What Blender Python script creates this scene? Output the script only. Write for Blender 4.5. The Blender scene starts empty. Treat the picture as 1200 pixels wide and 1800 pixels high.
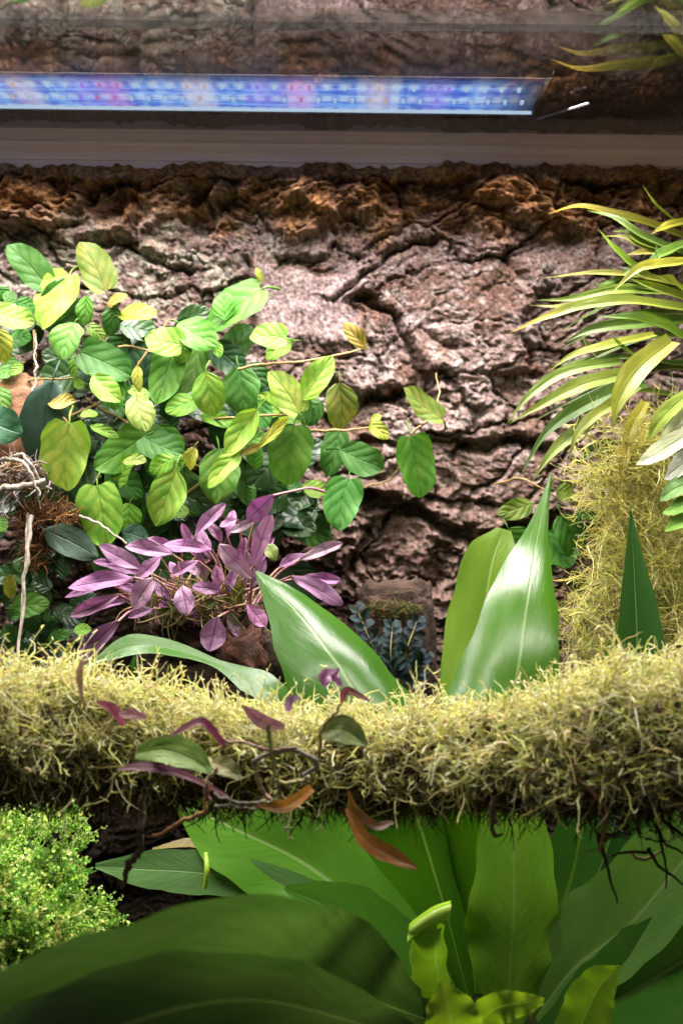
import bpy, math, random
import numpy as np
from mathutils import Vector, Matrix

random.seed(7)
rng = np.random.default_rng(7)
sc = bpy.context.scene
col = sc.collection

# ---------------------------------------------------------------- camera
D = 0.75                      # camera to the bark wall, metres
S0 = 0.00031                  # metres per photo pixel at the bark wall
CZ = 0.33                     # camera height above the tank floor
ROLL = math.radians(0.65)
RV = Vector((math.cos(ROLL), 0, math.sin(ROLL)))
UV_ = Vector((-math.sin(ROLL), 0, math.cos(ROLL)))
CAM = Vector((0, -D, CZ))
cd = bpy.data.cameras.new('camera')
cam = bpy.data.objects.new('camera', cd)
col.objects.link(cam)
cd.sensor_fit = 'VERTICAL'
cd.sensor_height = 36
cd.lens = 36 * D / (1800 * S0)
cd.clip_start = 0.01
cd.clip_end = 50
M = Matrix.Identity(4)
for i in range(3):
    M[i][0] = RV[i]
    M[i][1] = UV_[i]
    M[i][2] = (0, -1, 0)[i]
    M[i][3] = CAM[i]
cam.matrix_world = M
cd.dof.use_dof = True
cd.dof.focus_distance = 0.62
cd.dof.aperture_fstop = 14
sc.camera = cam

# ---------------------------------------------------------------- dim room around the tank
w = bpy.data.worlds.new('World')
sc.world = w
w.use_nodes = True
w.node_tree.nodes['Background'].inputs[0].default_value = (1.0, 0.93, 0.86, 1)
w.node_tree.nodes['Background'].inputs[1].default_value = 0.15

# ---------------------------------------------------------------- the lamp in the light bar and an added fill lamp
def bar_lamp(x, y, z, sx, sy, energy, spread, color):
    ld = bpy.data.lights.new('led_or_fill_light', 'AREA')
    ld.shape = 'RECTANGLE'
    ld.size = sx
    ld.size_y = sy
    ld.energy = energy
    ld.spread = math.radians(spread)
    ld.color = color
    o = bpy.data.objects.new('led_or_fill_light', ld)
    col.objects.link(o)
    o.location = (x, y, z)


bar_lamp(-0.10, -0.083, 0.5335, 0.52, 0.040, 4.6, 128, (1.0, 0.91, 0.95))     # the bar in view
bar_lamp(0.0, -0.236, 0.5335, 0.58, 0.034, 3.8, 150, (1.0, 0.95, 0.88))       # added fill lamp over the front pane, out of view

vs = sc.view_settings
vs.view_transform = 'Standard'
vs.look = 'None'
vs.exposure = 0.0
vs.gamma = 1.0
sc.render.engine = 'CYCLES'
sc.cycles.use_denoising = True
sc.cycles.max_bounces = 6
sc.cycles.diffuse_bounces = 3
sc.cycles.transparent_max_bounces = 24
sc.cycles.caustics_reflective = False
sc.cycles.caustics_refractive = False


def P(px, py, Y=0.0):
    s = S0 * (Y + D) / D
    return Vector((CAM.x, Y, CAM.z)) + RV * ((px - 600) * s) + UV_ * ((900 - py) * s)


def SC(Y):
    return S0 * (Y + D) / D


# ================================================================ materials
class NT:
    def __init__(self, name):
        self.m = bpy.data.materials.new(name)
        self.m.use_nodes = True
        self.t = self.m.node_tree
        self.t.nodes.clear()
        self.out = self.t.nodes.new('ShaderNodeOutputMaterial')

    def n(self, typ, ins=None, **kw):
        nd = self.t.nodes.new(typ)
        for k, v in kw.items():
            setattr(nd, k, v)
        for k, v in (ins or {}).items():
            self.put(nd, k, v)
        return nd

    def put(self, nd, k, v):
        sock = nd.inputs[k]
        if isinstance(v, bpy.types.NodeSocket):
            self.t.links.new(v, sock)
        elif isinstance(v, bpy.types.Node):
            self.t.links.new(v.outputs[0], sock)
        else:
            if isinstance(v, (tuple, list)) and len(v) == 3 and sock.type == 'RGBA':
                v = (*v, 1)
            sock.default_value = v

    def math(self, op, a, b=None, c=None, clamp=False):
        nd = self.n('ShaderNodeMath', operation=op, use_clamp=clamp)
        self.put(nd, 0, a)
        if b is not None:
            self.put(nd, 1, b)
        if c is not None:
            self.put(nd, 2, c)
        return nd.outputs[0]

    def mix(self, f, a, b, blend='MIX'):
        nd = self.n('ShaderNodeMix', data_type='RGBA', blend_type=blend)
        self.put(nd, 0, f)
        self.put(nd, 6, a)
        self.put(nd, 7, b)
        return nd.outputs[2]

    def smooth(self, x, lo, hi):
        nd = self.n('ShaderNodeMapRange', interpolation_type='SMOOTHSTEP')
        self.put(nd, 0, x)
        self.put(nd, 1, lo)
        self.put(nd, 2, hi)
        return nd.outputs[0]

    def noise(self, vec, scale, detail=4, rough=0.55, w=None):
        nd = self.n('ShaderNodeTexNoise', {'Scale': scale, 'Detail': detail, 'Roughness': rough})
        if w is not None:
            nd.noise_dimensions = '4D'
            self.put(nd, 'W', w)
        if vec is not None:
            self.put(nd, 'Vector', vec)
        return nd.outputs[0]

    def done(self, shader):
        self.t.links.new(shader.outputs[0] if isinstance(shader, bpy.types.Node) else shader, self.out.inputs['Surface'])
        return self.m


def leaf_material(name, lat=7.0, slant=0.45, veindark=(0.45, 0.62, 0.35), rough=0.33, trans=0.3,
                  variegate=0.8, midpale=0.0, bump=0.0007, fine=False, vein=0.55, spec=0.5, edge=None, tipcol=None, mott=(0.42, 0.62, 0.40), glow=(1.25, 1.35, 0.55), zone=0):
    t = NT(name)
    tc = t.n('ShaderNodeTexCoord')
    sep = t.n('ShaderNodeSeparateXYZ', {0: tc.outputs['UV']})
    oi = t.n('ShaderNodeObjectInfo')
    oc = oi.outputs['Color']
    a = t.math('MULTIPLY', t.math('ABSOLUTE', t.math('SUBTRACT', sep.outputs[0], 0.5)), 2.0)
    wob = t.noise(tc.outputs['UV'], 3.0, 2, w=t.math('MULTIPLY', oi.outputs['Random'], 31.0))
    l = t.math('ADD', t.math('SUBTRACT', t.math('MULTIPLY', sep.outputs[1], lat), t.math('MULTIPLY', a, slant * lat * 0.5)),
               t.math('MULTIPLY', wob, 0.7))
    saw = t.math('MULTIPLY', t.math('ABSOLUTE', t.math('SUBTRACT', t.math('FRACT', l), 0.5)), 2.0)
    if fine:
        saw = t.noise(t.n('ShaderNodeCombineXYZ', {0: l, 1: t.math('MULTIPLY', a, 2.0), 2: t.math('MULTIPLY', oi.outputs['Random'], 40.0)}).outputs[0], .55, 4, .7)
    line = t.smooth(saw, 0.80 if not fine else 0.42, 1.0 if not fine else .72)
    mid = t.math('SUBTRACT', 1.0, t.smooth(a, 0.010 if fine else 0.015, 0.05 if fine else 0.085))
    v = t.math('MAXIMUM', t.math('MULTIPLY', line, 0.75 if not fine else 0.25), mid)
    nz = t.noise(tc.outputs['UV'], 3.2, 4, 0.6, w=t.math('MULTIPLY', oi.outputs['Random'], 97.0))
    nzs = t.smooth(nz, 0.36, 0.66)
    dark = t.mix(1.0, oc, mott, 'MULTIPLY')
    c = t.mix(t.math('MULTIPLY', nzs, variegate), oc, dark)
    # leaf rims greener than the blade between the veins
    if edge:
        c = t.mix(t.math('MULTIPLY', t.smooth(a, 0.55, 1.0), edge), c, t.mix(1.0, oc, (0.55, 0.85, 0.4), 'MULTIPLY'))
    if tipcol:
        c = t.mix(t.smooth(sep.outputs[1], 0.45, 0.95), c, tipcol)
    vd = t.mix(1.0, oc, veindark, 'MULTIPLY')
    if zone:      # greener blade along the veins, yellower between them
        zn = t.math('MULTIPLY', t.smooth(t.math('ADD', saw, t.math('MULTIPLY', nz, .9)), .75, 1.35), zone)
        c = t.mix(zn, c, t.mix(1.0, oc, (.40, .74, .5), 'MULTIPLY'))
    c = t.mix(t.math('MULTIPLY', line, vein), c, vd)
    if midpale > 0:
        pale = t.mix(0.6, oc, (0.55, 0.66, 0.32))
        c = t.mix(t.math('MULTIPLY', mid, midpale), c, pale)
    else:
        c = t.mix(t.math('MULTIPLY', mid, vein), c, vd)
    spk = t.noise(tc.outputs['Object'], 900 if fine else 14, 3, w=oi.outputs['Random'])
    c = t.mix(t.math('MULTIPLY', t.smooth(spk, 0.5, 0.75), 0.25), c, t.mix(1.0, c, (1.35, 1.25, 1.1), 'MULTIPLY'))
    blot = t.noise(tc.outputs['UV'], 5.5, 5, 0.7, w=t.math('ADD', t.math('MULTIPLY', oi.outputs['Random'], 53.0), 5.0))
    c = t.mix(t.math('MULTIPLY', t.smooth(blot, 0.60, 0.74), 0.55), c, t.mix(0.5, c, (0.16, 0.10, 0.03)))
    if zone:
        mpv = t.n('ShaderNodeMapping', {'Vector': tc.outputs['UV'], 'Scale': (7, 11, 1)})
        dv = t.n('ShaderNodeVectorMath', {0: mpv.outputs[0], 1: t.n('ShaderNodeCombineXYZ', {0: t.math('MULTIPLY', oi.outputs['Random'], 60.0), 1: wob}).outputs[0]}, operation='ADD')
        vo = t.n('ShaderNodeTexVoronoi', {'Vector': dv.outputs[0], 'Scale': 1.0}, feature='DISTANCE_TO_EDGE')
        net = t.math('SUBTRACT', 1.0, t.smooth(vo.outputs['Distance'], 0.0, .14))
        c = t.mix(t.math('MULTIPLY', net, .22), c, vd)
    h = t.math('ADD', t.math('SUBTRACT', 1.0, t.smooth(saw, 0.2, 1.0)), t.math('MULTIPLY', mid, -0.9))
    h = t.math('ADD', h, t.math('MULTIPLY', nz, 1.2))
    bp = t.n('ShaderNodeBump', {'Strength': 0.85, 'Distance': bump, 'Height': h})
    rn = t.math('ADD', t.math('MULTIPLY', t.noise(tc.outputs['UV'], 8, 4, 0.6), 0.28), rough - 0.12)
    pr = t.n('ShaderNodeBsdfPrincipled', {'Base Color': c, 'Roughness': rn, 'Normal': bp.outputs[0],
                                          'Specular IOR Level': spec})
    tr = t.n('ShaderNodeBsdfTranslucent', {'Color': t.mix(1.0, c, glow, 'MULTIPLY'), 'Normal': bp.outputs[0]})
    ms = t.n('ShaderNodeMixShader', {0: trans, 1: pr.outputs[0], 2: tr.outputs[0]})
    return t.done(ms)


def attr_material(name, rough=0.8, trans=0.0, bump=None, tint=(1, 1, 1), mottling=0.5, nscale=60):
    """colour from a per-point colour attribute"""
    t = NT(name)
    tc = t.n('ShaderNodeTexCoord')
    at = t.n('ShaderNodeAttribute', attribute_name='tone')
    nz = t.noise(tc.outputs['Object'], nscale, 5, 0.65)
    c = t.mix(1.0, at.outputs['Color'], tint, 'MULTIPLY')
    c = t.mix(t.math('MULTIPLY', t.smooth(nz, 0.35, 0.7), mottling), c, t.mix(1.0, c, (0.55, 0.5, 0.45), 'MULTIPLY'))
    ins = {'Base Color': c, 'Roughness': rough, 'Specular IOR Level': 0.25}
    if bump:
        n2 = t.noise(tc.outputs['Object'], bump[1], 6, 0.7)
        bp = t.n('ShaderNodeBump', {'Strength': 1.0, 'Distance': bump[0], 'Height': n2})
        ins['Normal'] = bp.outputs[0]
    pr = t.n('ShaderNodeBsdfPrincipled', ins)
    if trans:
        tr = t.n('ShaderNodeBsdfTranslucent', {'Color': c})
        pr = t.n('ShaderNodeMixShader', {0: trans, 1: pr.outputs[0], 2: tr.outputs[0]})
    return t.done(pr)


def plain_material(name, c1, c2, scale=60, rough=0.7, bump=0.0005, spec=0.4, metallic=0.0, stretch=(1, 1, 1), bscale=None):
    t = NT(name)
    tc = t.n('ShaderNodeTexCoord')
    mp = t.n('ShaderNodeMapping', {'Vector': tc.outputs['Object'], 'Scale': stretch})
    nz = t.noise(mp.outputs[0], scale, 5, 0.62)
    c = t.mix(t.smooth(nz, 0.33, 0.67), c1, c2)
    n2 = t.noise(mp.outputs[0], bscale or scale * 4, 5, 0.7)
    bp = t.n('ShaderNodeBump', {'Strength': 0.8, 'Distance': bump, 'Height': n2})
    r = t.math('ADD', t.math('MULTIPLY', nz, 0.25), rough - 0.12)
    pr = t.n('ShaderNodeBsdfPrincipled', {'Base Color': c, 'Roughness': r, 'Normal': bp.outputs[0],
                                          'Specular IOR Level': spec, 'Metallic': metallic})
    return t.done(pr)


def glass_material(name, f0, tint):
    t = NT(name)
    lw = t.n('ShaderNodeLayerWeight', {'Blend': 0.5})
    f5 = t.math('POWER', lw.outputs['Facing'], 5.0)
    f = t.math('ADD', t.math('MULTIPLY', f5, 1.0 - f0), f0)
    tc = t.n('ShaderNodeTexCoord')
    smear = t.noise(tc.outputs['Object'], 22, 4, 0.6)
    tr = t.n('ShaderNodeBsdfTransparent', {'Color': tint})
    gl = t.n('ShaderNodeBsdfAnisotropic', {'Color': (0.95, 0.95, 0.95), 'Roughness': t.math('MULTIPLY', t.smooth(smear, 0.4, 0.8), 0.08)})
    ms = t.n('ShaderNodeMixShader', {0: f, 1: tr.outputs[0], 2: gl.outputs[0]})
    return t.done(ms)


MAT = {}
MAT['vine_leaf'] = leaf_material('vine_leaf', lat=4.0, slant=0.8, variegate=0.85, edge=0.6, mott=(.40, .74, .42), bump=0.00022, vein=.34, rough=.5, zone=.6, spec=.3)
MAT['vine_dark'] = leaf_material('vine_dark_leaf', lat=4.5, slant=0.7, variegate=0.6, bump=0.00025, trans=0.15, rough=0.36, vein=.25, zone=.3)
MAT['purple'] = leaf_material('purple_leaf', lat=1.2, slant=0.2, veindark=(0.4, 0.25, 0.42), rough=0.48, trans=0.22, variegate=0.7, spec=.3,
                              vein=0.7, bump=0.0004, mott=(.62, .45, .6), glow=(1.3, .8, 1.2))
MAT['strap'] = leaf_material('strap_leaf', lat=1.0, slant=0.1, variegate=0.55, rough=0.42, trans=0.28, bump=0.0003, vein=0.45, spec=.3)
MAT['strap_yellow'] = leaf_material('yellow_tipped_strap_leaf', lat=1.0, slant=0.1, variegate=0.5, rough=0.42, trans=0.28, spec=.3,
                                    bump=0.0004, vein=0.45, tipcol=(0.55, 0.42, 0.05))
MAT['frond'] = leaf_material('frond', lat=46, slant=0.5, veindark=(0.85, 0.90, 0.80), rough=0.23, trans=0.40, variegate=0.38,
                             midpale=0.35, bump=0.00012, fine=True, vein=0.75, spec=0.26)
MAT['frond_under'] = leaf_material('frond_underside', lat=34, slant=0.6, veindark=(0.6, 0.7, 0.55), rough=0.38, trans=0.36, variegate=0.8,
                                   bump=0.00025, fine=True, vein=0.7, spec=0.4, midpale=.25)
MAT['hoya'] = leaf_material('waxy_leaf', lat=2.0, slant=0.3, variegate=0.5, rough=0.5, trans=0.05, bump=0.0004, vein=0.25, spec=.25)
MAT['jewel'] = leaf_material('dark_fern_leaf', lat=9, slant=0.8, veindark=(2.2, 2.3, 2.1), rough=0.45, trans=0.05, variegate=0.5,
                             bump=0.0006, vein=0.8)
MAT['moss'] = attr_material('pale_moss', rough=0.75, trans=0.42, mottling=0.25, nscale=90)
MAT['spike'] = attr_material('spikemoss', rough=0.55, trans=0.3, mottling=0.25, nscale=60)
MAT['bark'] = attr_material('cork_bark', rough=0.9, bump=(0.0030, 420), mottling=0.65, nscale=200)
MAT['stem'] = plain_material('vine_stem', (0.34, 0.20, 0.08), (0.20, 0.17, 0.05), 80, 0.6)
MAT['purple_stem'] = plain_material('purple_stem', (0.30, 0.12, 0.17), (0.30, 0.22, 0.10), 60, 0.5)
MAT['green_stem'] = plain_material('green_stem', (0.26, 0.30, 0.07), (0.36, 0.30, 0.12), 60, 0.5)
MAT['root'] = plain_material('pale_root', (0.34, 0.31, 0.25), (0.19, 0.16, 0.12), 200, 0.8)
MAT['dark_root'] = plain_material('dark_root', (0.055, 0.035, 0.022), (0.12, 0.075, 0.04), 200, 0.8)
MAT['fibre'] = plain_material('brown_fibre', (0.20, 0.09, 0.03), (0.33, 0.17, 0.06), 200, 0.85)
MAT['wood'] = plain_material('rotten_branch', (0.045, 0.028, 0.018), (0.10, 0.065, 0.04), 60, 0.9, bump=0.003)
MAT['cork'] = plain_material('cork_block', (0.03, 0.019, 0.013), (0.075, 0.045, 0.03), 90, 0.9, bump=0.003, bscale=220)
MAT['tan_cork'] = plain_material('tan_cork', (0.36, 0.19, 0.10), (0.24, 0.12, 0.07), 90, 0.9, bump=0.002, bscale=220)
MAT['soil'] = plain_material('soil', (.020, .014, .010), (.055, .036, .023), 120, 0.95, bump=0.004, bscale=260, spec=.08)
MAT['frame'] = plain_material('lid_frame_plastic', (0.84, 0.62, 0.50), (0.80, 0.58, 0.47), 18, 0.40, bump=0.0001, stretch=(0.15, 1, 6))
MAT['housing'] = plain_material('light_bar_housing', (0.05, 0.05, 0.055), (0.09, 0.09, 0.10), 30, 0.4, bump=0.0001)
MAT['alu'] = plain_material('aluminium', (0.75, 0.76, 0.80), (0.62, 0.63, 0.68), 40, 0.3, bump=0.00005, metallic=1.0, stretch=(0.1, 1, 1))
MAT['bracket'] = plain_material('bracket_wire', (.30, .30, .32), (.24, .24, .26), 40, .5, .00005)
MAT['glass'] = glass_material('lid_glass', 0.05, (0.93, 0.92, 0.90))
MAT['glass_front'] = glass_material('sliding_pane_glass', 0.32, (0.9, 0.88, 0.85))


def emission(name, c, s):
    t = NT(name)
    e = t.n('ShaderNodeEmission', {'Color': c, 'Strength': s})
    return t.done(e)


# ================================================================ building helpers
def mesh_np(name, V, F, tone=None, uv=None, smooth=True):
    V = np.asarray(V, np.float32)
    F = np.asarray(F, np.int32)
    me = bpy.data.meshes.new(name)
    k = F.shape[1]
    me.vertices.add(len(V))
    me.vertices.foreach_set('co', V.ravel())
    me.loops.add(F.size)
    me.loops.foreach_set('vertex_index', F.ravel())
    me.polygons.add(len(F))
    me.polygons.foreach_set('loop_start', np.arange(0, F.size, k, dtype=np.int32))
    if tone is not None:
        at = me.color_attributes.new('tone', 'FLOAT_COLOR', 'POINT')
        c4 = np.ones((len(V), 4), np.float32)
        c4[:, :3] = tone
        at.data.foreach_set('color', c4.ravel())
    if uv is not None:
        lay = me.uv_layers.new(name='UVMap')
        lay.data.foreach_set('uv', np.asarray(uv, np.float32)[F.ravel()].ravel())
    me.update(calc_edges=True)
    me.polygons.foreach_set('use_smooth', [smooth] * len(F))
    return me


def thing(name, label, cat, loc, group=None):
    o = bpy.data.objects.new(name, None)
    o.empty_display_size = 0.01
    col.objects.link(o)
    o.location = loc
    o['label'] = label
    o['category'] = cat
    if group:
        o['group'] = group
    return o


# reflectance of each kind of leaf relative to its tint in the lists below
ALB = {'vine_leaf': .66, 'vine_dark': .50, 'purple': .60, 'strap': .56, 'strap_yellow': .56, 'frond': .60, 'frond_under': .5, 'hoya': .75, 'jewel': .9}


def part(name, me, mat, parent, world=Matrix.Identity(4), color=None, kind=None, label=None):
    """child mesh; its data is in world coordinates unless a world matrix is given"""
    o = bpy.data.objects.new(name, me)
    col.objects.link(o)
    if not me.materials:
        me.materials.append(mat)
    elif me.materials[0] != mat:
        o.material_slots[0].link = 'OBJECT'
        o.material_slots[0].material = mat
    if parent is not None:
        o.parent = parent
        base = parent.location if parent.parent is None else (parent.parent.location + parent.location)
        o.matrix_basis = Matrix.Translation(-base) @ world
    else:
        o.matrix_basis = world
    if color:
        o.color = (*color, 1)
    if kind:
        o['kind'] = kind
    if label:
        o['label'] = label
    return o


def catmull(pts, n):
    pts = np.asarray(pts, float)
    k = len(pts)
    if k == 2:
        t = np.linspace(0, 1, n)[:, None]
        return pts[0] * (1 - t) + pts[1] * t
    ext = np.vstack([2 * pts[0] - pts[1], pts, 2 * pts[-1] - pts[-2]])
    u = np.linspace(0, k - 1 - 1e-6, n)
    i = u.astype(int)
    f = (u - i)[:, None]
    p0, p1, p2, p3 = ext[i], ext[i + 1], ext[i + 2], ext[i + 3]
    return 0.5 * (2 * p1 + (p2 - p0) * f + (2 * p0 - 5 * p1 + 4 * p2 - p3) * f ** 2 + (3 * p1 - p0 - 3 * p2 + p3) * f ** 3)


def unit(a):
    return a / (np.linalg.norm(a, axis=-1, keepdims=True) + 1e-12)


def tube_data(pts, radii, sides=6, off=0):
    pts = np.asarray(pts, float)
    n = len(pts)
    radii = np.broadcast_to(np.asarray(radii, float), (n,))
    T = unit(np.gradient(pts, axis=0))
    ref = np.array([0.13, 0.9, 0.41])
    A = unit(np.cross(T, ref))
    B = np.cross(T, A)
    ang = np.arange(sides) * 2 * np.pi / sides
    V = pts[:, None] + radii[:, None, None] * (np.cos(ang)[None, :, None] * A[:, None] + np.sin(ang)[None, :, None] * B[:, None])
    V = V.reshape(-1, 3)
    i = np.arange(n - 1)[:, None] * sides
    j = np.arange(sides)[None]
    j2 = (j + 1) % sides
    F = np.stack([i + j, i + j2, i + sides + j2, i + sides + j], -1).reshape(-1, 4) + off
    return V, F


def tube(name, pxpts, rpx, mat, parent, n=24, jitter=0.0, sides=7, label=None):
    """pxpts: (px, py, Y); rpx: radius (or list) in photo pixels"""
    pts = [P(*p) for p in pxpts]
    sp = catmull(pts, n)
    if jitter:
        j = rng.normal(0, 1, sp.shape)
        j = (j + np.roll(j, 1, 0) + np.roll(j, -1, 0)) / 2
        sp = sp + j * jitter
    s = SC(pxpts[0][2])
    r = np.interp(np.linspace(0, 1, n), np.linspace(0, 1, len(np.atleast_1d(rpx))), np.atleast_1d(rpx)) * s
    V, F = tube_data(sp, r, sides)
    return part(name, mesh_np(name, V, F), mat, parent, label=label)


def blade_mesh(name, pts, wl, wr, normals, n=30, m=12, fold=0.15, wave=0.0, wfreq=7, seed=0, droop=0.0):
    """leaf strip along pts (world), half widths wl/wr (metres, lists over the length), normal hints"""
    rs = np.random.default_rng(seed + 11)
    sp = catmull(pts, n)
    u = np.linspace(0, 1, n)
    T = unit(np.gradient(sp, axis=0))
    nh = np.atleast_2d(np.asarray(normals, float))
    N0 = np.stack([np.interp(u, np.linspace(0, 1, len(nh)), nh[:, k]) for k in range(3)], 1) if len(nh) > 1 else np.repeat(nh, n, 0)
    N0 = unit(N0)
    side = unit(np.cross(T, N0))
    N = np.cross(side, T)
    def prof(wd):
        x = np.linspace(0, 1, len(wd))
        c = catmull(np.stack([x, wd], 1), 120)
        return np.maximum(np.interp(u, c[:, 0], c[:, 1]), 0)
    WL, WR = prof(wl), prof(wr)
    s = np.linspace(-1, 1, 2 * m + 1)
    W = np.where(s[None] < 0, WL[:, None], WR[:, None])
    ph = rs.uniform(0, 6.28, 4)
    ed = 1 + 0.035 * np.sin(u[:, None] * 23 + ph[0] + (s[None] > 0) * 2) + 0.02 * np.sin(u[:, None] * 51 + ph[1])
    off = W * s[None] * ed
    h = fold * np.abs(off) - droop * off ** 2 / (W.max() + 1e-9)
    h = h + wave * W.max() * s[None] ** 2 * np.sin(u[:, None] * wfreq * 2 * np.pi / 2 + ph[2] + np.where(s[None] > 0, ph[3], 0)) * np.minimum(1, W / (W.max() + 1e-9))
    h = h + 0.012 * W.max() * np.sin(u[:, None] * 9 + s[None] * 3 + ph[1])
    V = sp[:, None] + side[:, None] * off[..., None] + N[:, None] * h[..., None]
    k = 2 * m + 1
    i = np.arange(n - 1)[:, None] * k
    j = np.arange(k - 1)[None]
    F = np.stack([i + j, i + j + 1, i + k + j + 1, i + k + j], -1).reshape(-1, 4)
    uv = np.stack(np.broadcast_arrays((s[None] + 1) / 2, u[:, None]), -1).reshape(-1, 2)
    return mesh_np(name, V.reshape(-1, 3), F, uv=uv)


def blade(name, parent, pxpts, w, color, mat, nrm=(0, -1, 0.35), fold=0.15, wave=0.0, n=30, m=8, wr=None, seed=None, droop=0.0,
          wfreq=7, label=None):
    pts = [P(*p) for p in pxpts]
    s = np.interp(np.linspace(0, 1, len(w)), np.linspace(0, 1, len(pxpts)), [SC(p[2]) for p in pxpts])
    wl = np.array(w) * s
    wrr = np.array(wr) * s if wr is not None else wl
    seed = seed if seed is not None else random.randrange(9999)
    me = blade_mesh(name, pts, wl, wrr, nrm, n=n, m=m, fold=fold, wave=wave, seed=seed, droop=droop, wfreq=wfreq)
    return part(name, me, MAT[mat], parent, color=tuple(q * ALB[mat] * g for q, g in zip(color, (1.15, .9, 1.0) if mat.startswith('strap') else (1, 1, 1))), label=label)


# unit leaves: length 1 along +Y, width 1, facing +Z, with a short stalk behind the base
def unit_leaf(name, kind, curl, cup, seed, stalk=True):
    rs = np.random.default_rng(seed)
    n, m = 15, 5
    u = np.linspace(0, 1, n)
    if kind == 'heart':
        wdt = np.interp(u, [0, .04, .12, .25, .42, .6, .75, .88, .96, 1], [.22, .38, .47, .5, .5, .47, .41, .31, .19, .0])
    elif kind == 'oval':
        wdt = np.interp(u, [0, .05, .15, .3, .5, .7, .85, .94, 1], [.08, .22, .38, .48, .5, .45, .32, .19, .02])
    else:
        wdt = np.interp(u, [0, .1, .25, .45, .6, .8, .93, 1], [.06, .20, .38, .49, .5, .41, .25, .0])
    wdt = np.convolve(np.pad(wdt, 1, mode='edge'), [.2, .6, .2], 'valid')
    s = np.linspace(-1, 1, 2 * m + 1)
    ph = rs.uniform(0, 6.28, 6)
    x = wdt[:, None] * s[None] * (1 + 0.03 * np.sin(u[:, None] * 17 + ph[0] + s[None]))
    y = u[:, None] + 0.0 * s[None] - (0.06 * np.abs(s[None]) * (u[:, None] < 0.12) if kind == 'heart' else 0)
    x = x + 0.05 * rs.normal() * np.sin(u * np.pi)[:, None]
    z = cup * np.abs(x) - curl * (u[:, None] - 0.15) ** 2
    z = z + 0.045 * np.sin(u[:, None] * 8 + ph[1]) * s[None] ** 2 + 0.04 * np.sin(u[:, None] * 5 + ph[2]) * s[None]
    V = np.stack([x, y, z], -1).reshape(-1, 3)
    k = 2 * m + 1
    i = np.arange(n - 1)[:, None] * k
    j = np.arange(k - 1)[None]
    F = np.stack([i + j, i + j + 1, i + k + j + 1, i + k + j], -1).reshape(-1, 4)
    uv = np.stack(np.broadcast_arrays((s[None] + 1) / 2, u[:, None]), -1).reshape(-1, 2)
    if stalk:
        q = rs.uniform(-.12, .12)
        sp = catmull([(0, 0.03, -0.005), (q * .4, -.12, -.03), (q, -.26, -.22)], 6)
        V2, F2 = tube_data(sp, np.linspace(.018, .026, 6), 4, len(V))
        V = np.vstack([V, V2])
        F = np.vstack([F, F2])
        uv = np.vstack([uv, np.full((len(V2), 2), 0.5)])
    return mesh_np(name, V, F, uv=uv)


UL = {'heart': [unit_leaf('heart_leaf', 'heart', c, k, i) for i, (c, k) in enumerate([(.10, .14), (.18, .08), (.04, .2), (-.06, .12), (.24, .18)])],
      'oval': [unit_leaf('oval_leaf', 'oval', c, k, 20 + i) for i, (c, k) in enumerate([(.08, .12), (.18, .07), (.03, .22), (.14, .18)])],
      'lance': [unit_leaf('lance_leaf', 'lance', c, k, 40 + i, False) for i, (c, k) in enumerate([(.2, .12), (.35, .18), (.05, .25), (-.12, .16)])]}


def leaf(parent, kind, base, tip, wpx, Y, color, mat, name='leaf', nrm=None, dtip=None, variant=None, label=None):
    dtip = random.uniform(-0.008, 0.004) if dtip is None else dtip
    B = P(*base, Y)
    T = P(*tip, Y + dtip)
    if mat == 'vine_leaf':
        T = T.lerp(B, .05)
    y = T - B
    L = y.length
    y.normalize()
    n = Vector(nrm) if nrm is not None else Vector((random.uniform(-.35, .35), -1, random.uniform(.15, .75)))
    z = (n - y * n.dot(y)).normalized()
    x = y.cross(z)
    W = wpx * SC(Y) * 1.0
    Mx = Matrix.Identity(4)
    for i in range(3):
        Mx[i][0] = x[i] * W
        Mx[i][1] = y[i] * L
        Mx[i][2] = z[i] * (W + L) * .5
        Mx[i][3] = B[i]
    ms = UL[kind]
    me = ms[variant if variant is not None else random.randrange(len(ms))]
    j = [random.uniform(.88, 1.12) for _ in range(2)]
    k = ALB[mat]
    c = (color[0] * j[0] * k, color[1] * j[1] * k, color[2] * j[0] * k)
    return part(name, me, MAT[mat], parent, Mx, color=c, label=label)


# numpy noise ----------------------------------------------------------------
def _hash(ix, iy, s):
    h = (ix.astype(np.int64) * 374761393 + iy.astype(np.int64) * 668265263 + s * 974634777) & 0xFFFFFFFF
    h = ((h ^ (h >> 13)) * 1274126177) & 0xFFFFFFFF
    h = h ^ (h >> 16)
    return (h & 0xFFFFFF) / float(0xFFFFFF)


def vnoise(x, y, s=0):
    ix, iy = np.floor(x), np.floor(y)
    fx, fy = x - ix, y - iy
    ix, iy = ix.astype(np.int64), iy.astype(np.int64)
    ux, uy = fx * fx * fx * (fx * (fx * 6 - 15) + 10), fy * fy * fy * (fy * (fy * 6 - 15) + 10)
    def g(a, b, dx, dy):
        an = _hash(a, b, s) * 2 * np.pi
        return np.cos(an) * dx + np.sin(an) * dy
    n00 = g(ix, iy, fx, fy)
    n10 = g(ix + 1, iy, fx - 1, fy)
    n01 = g(ix, iy + 1, fx, fy - 1)
    n11 = g(ix + 1, iy + 1, fx - 1, fy - 1)
    return 1.5 * ((n00 * (1 - ux) + n10 * ux) * (1 - uy) + (n01 * (1 - ux) + n11 * ux) * uy)


def fbm(x, y, o=4, s=0, gain=.5):
    r, a = 0, 1
    for k in range(o):
        r = r + a * vnoise(x * 2 ** k, y * 2 ** k, s + k * 17)
        a *= gain
    return r


def ridged(x, y, o=4, s=0, gain=.55):
    r, a = 0, 1
    for k in range(o):
        r = r + a * (1 - 2.2 * np.abs(vnoise(x * 2 ** k, y * 2 ** k, s + k * 13)))
        a *= gain
    return r


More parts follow.
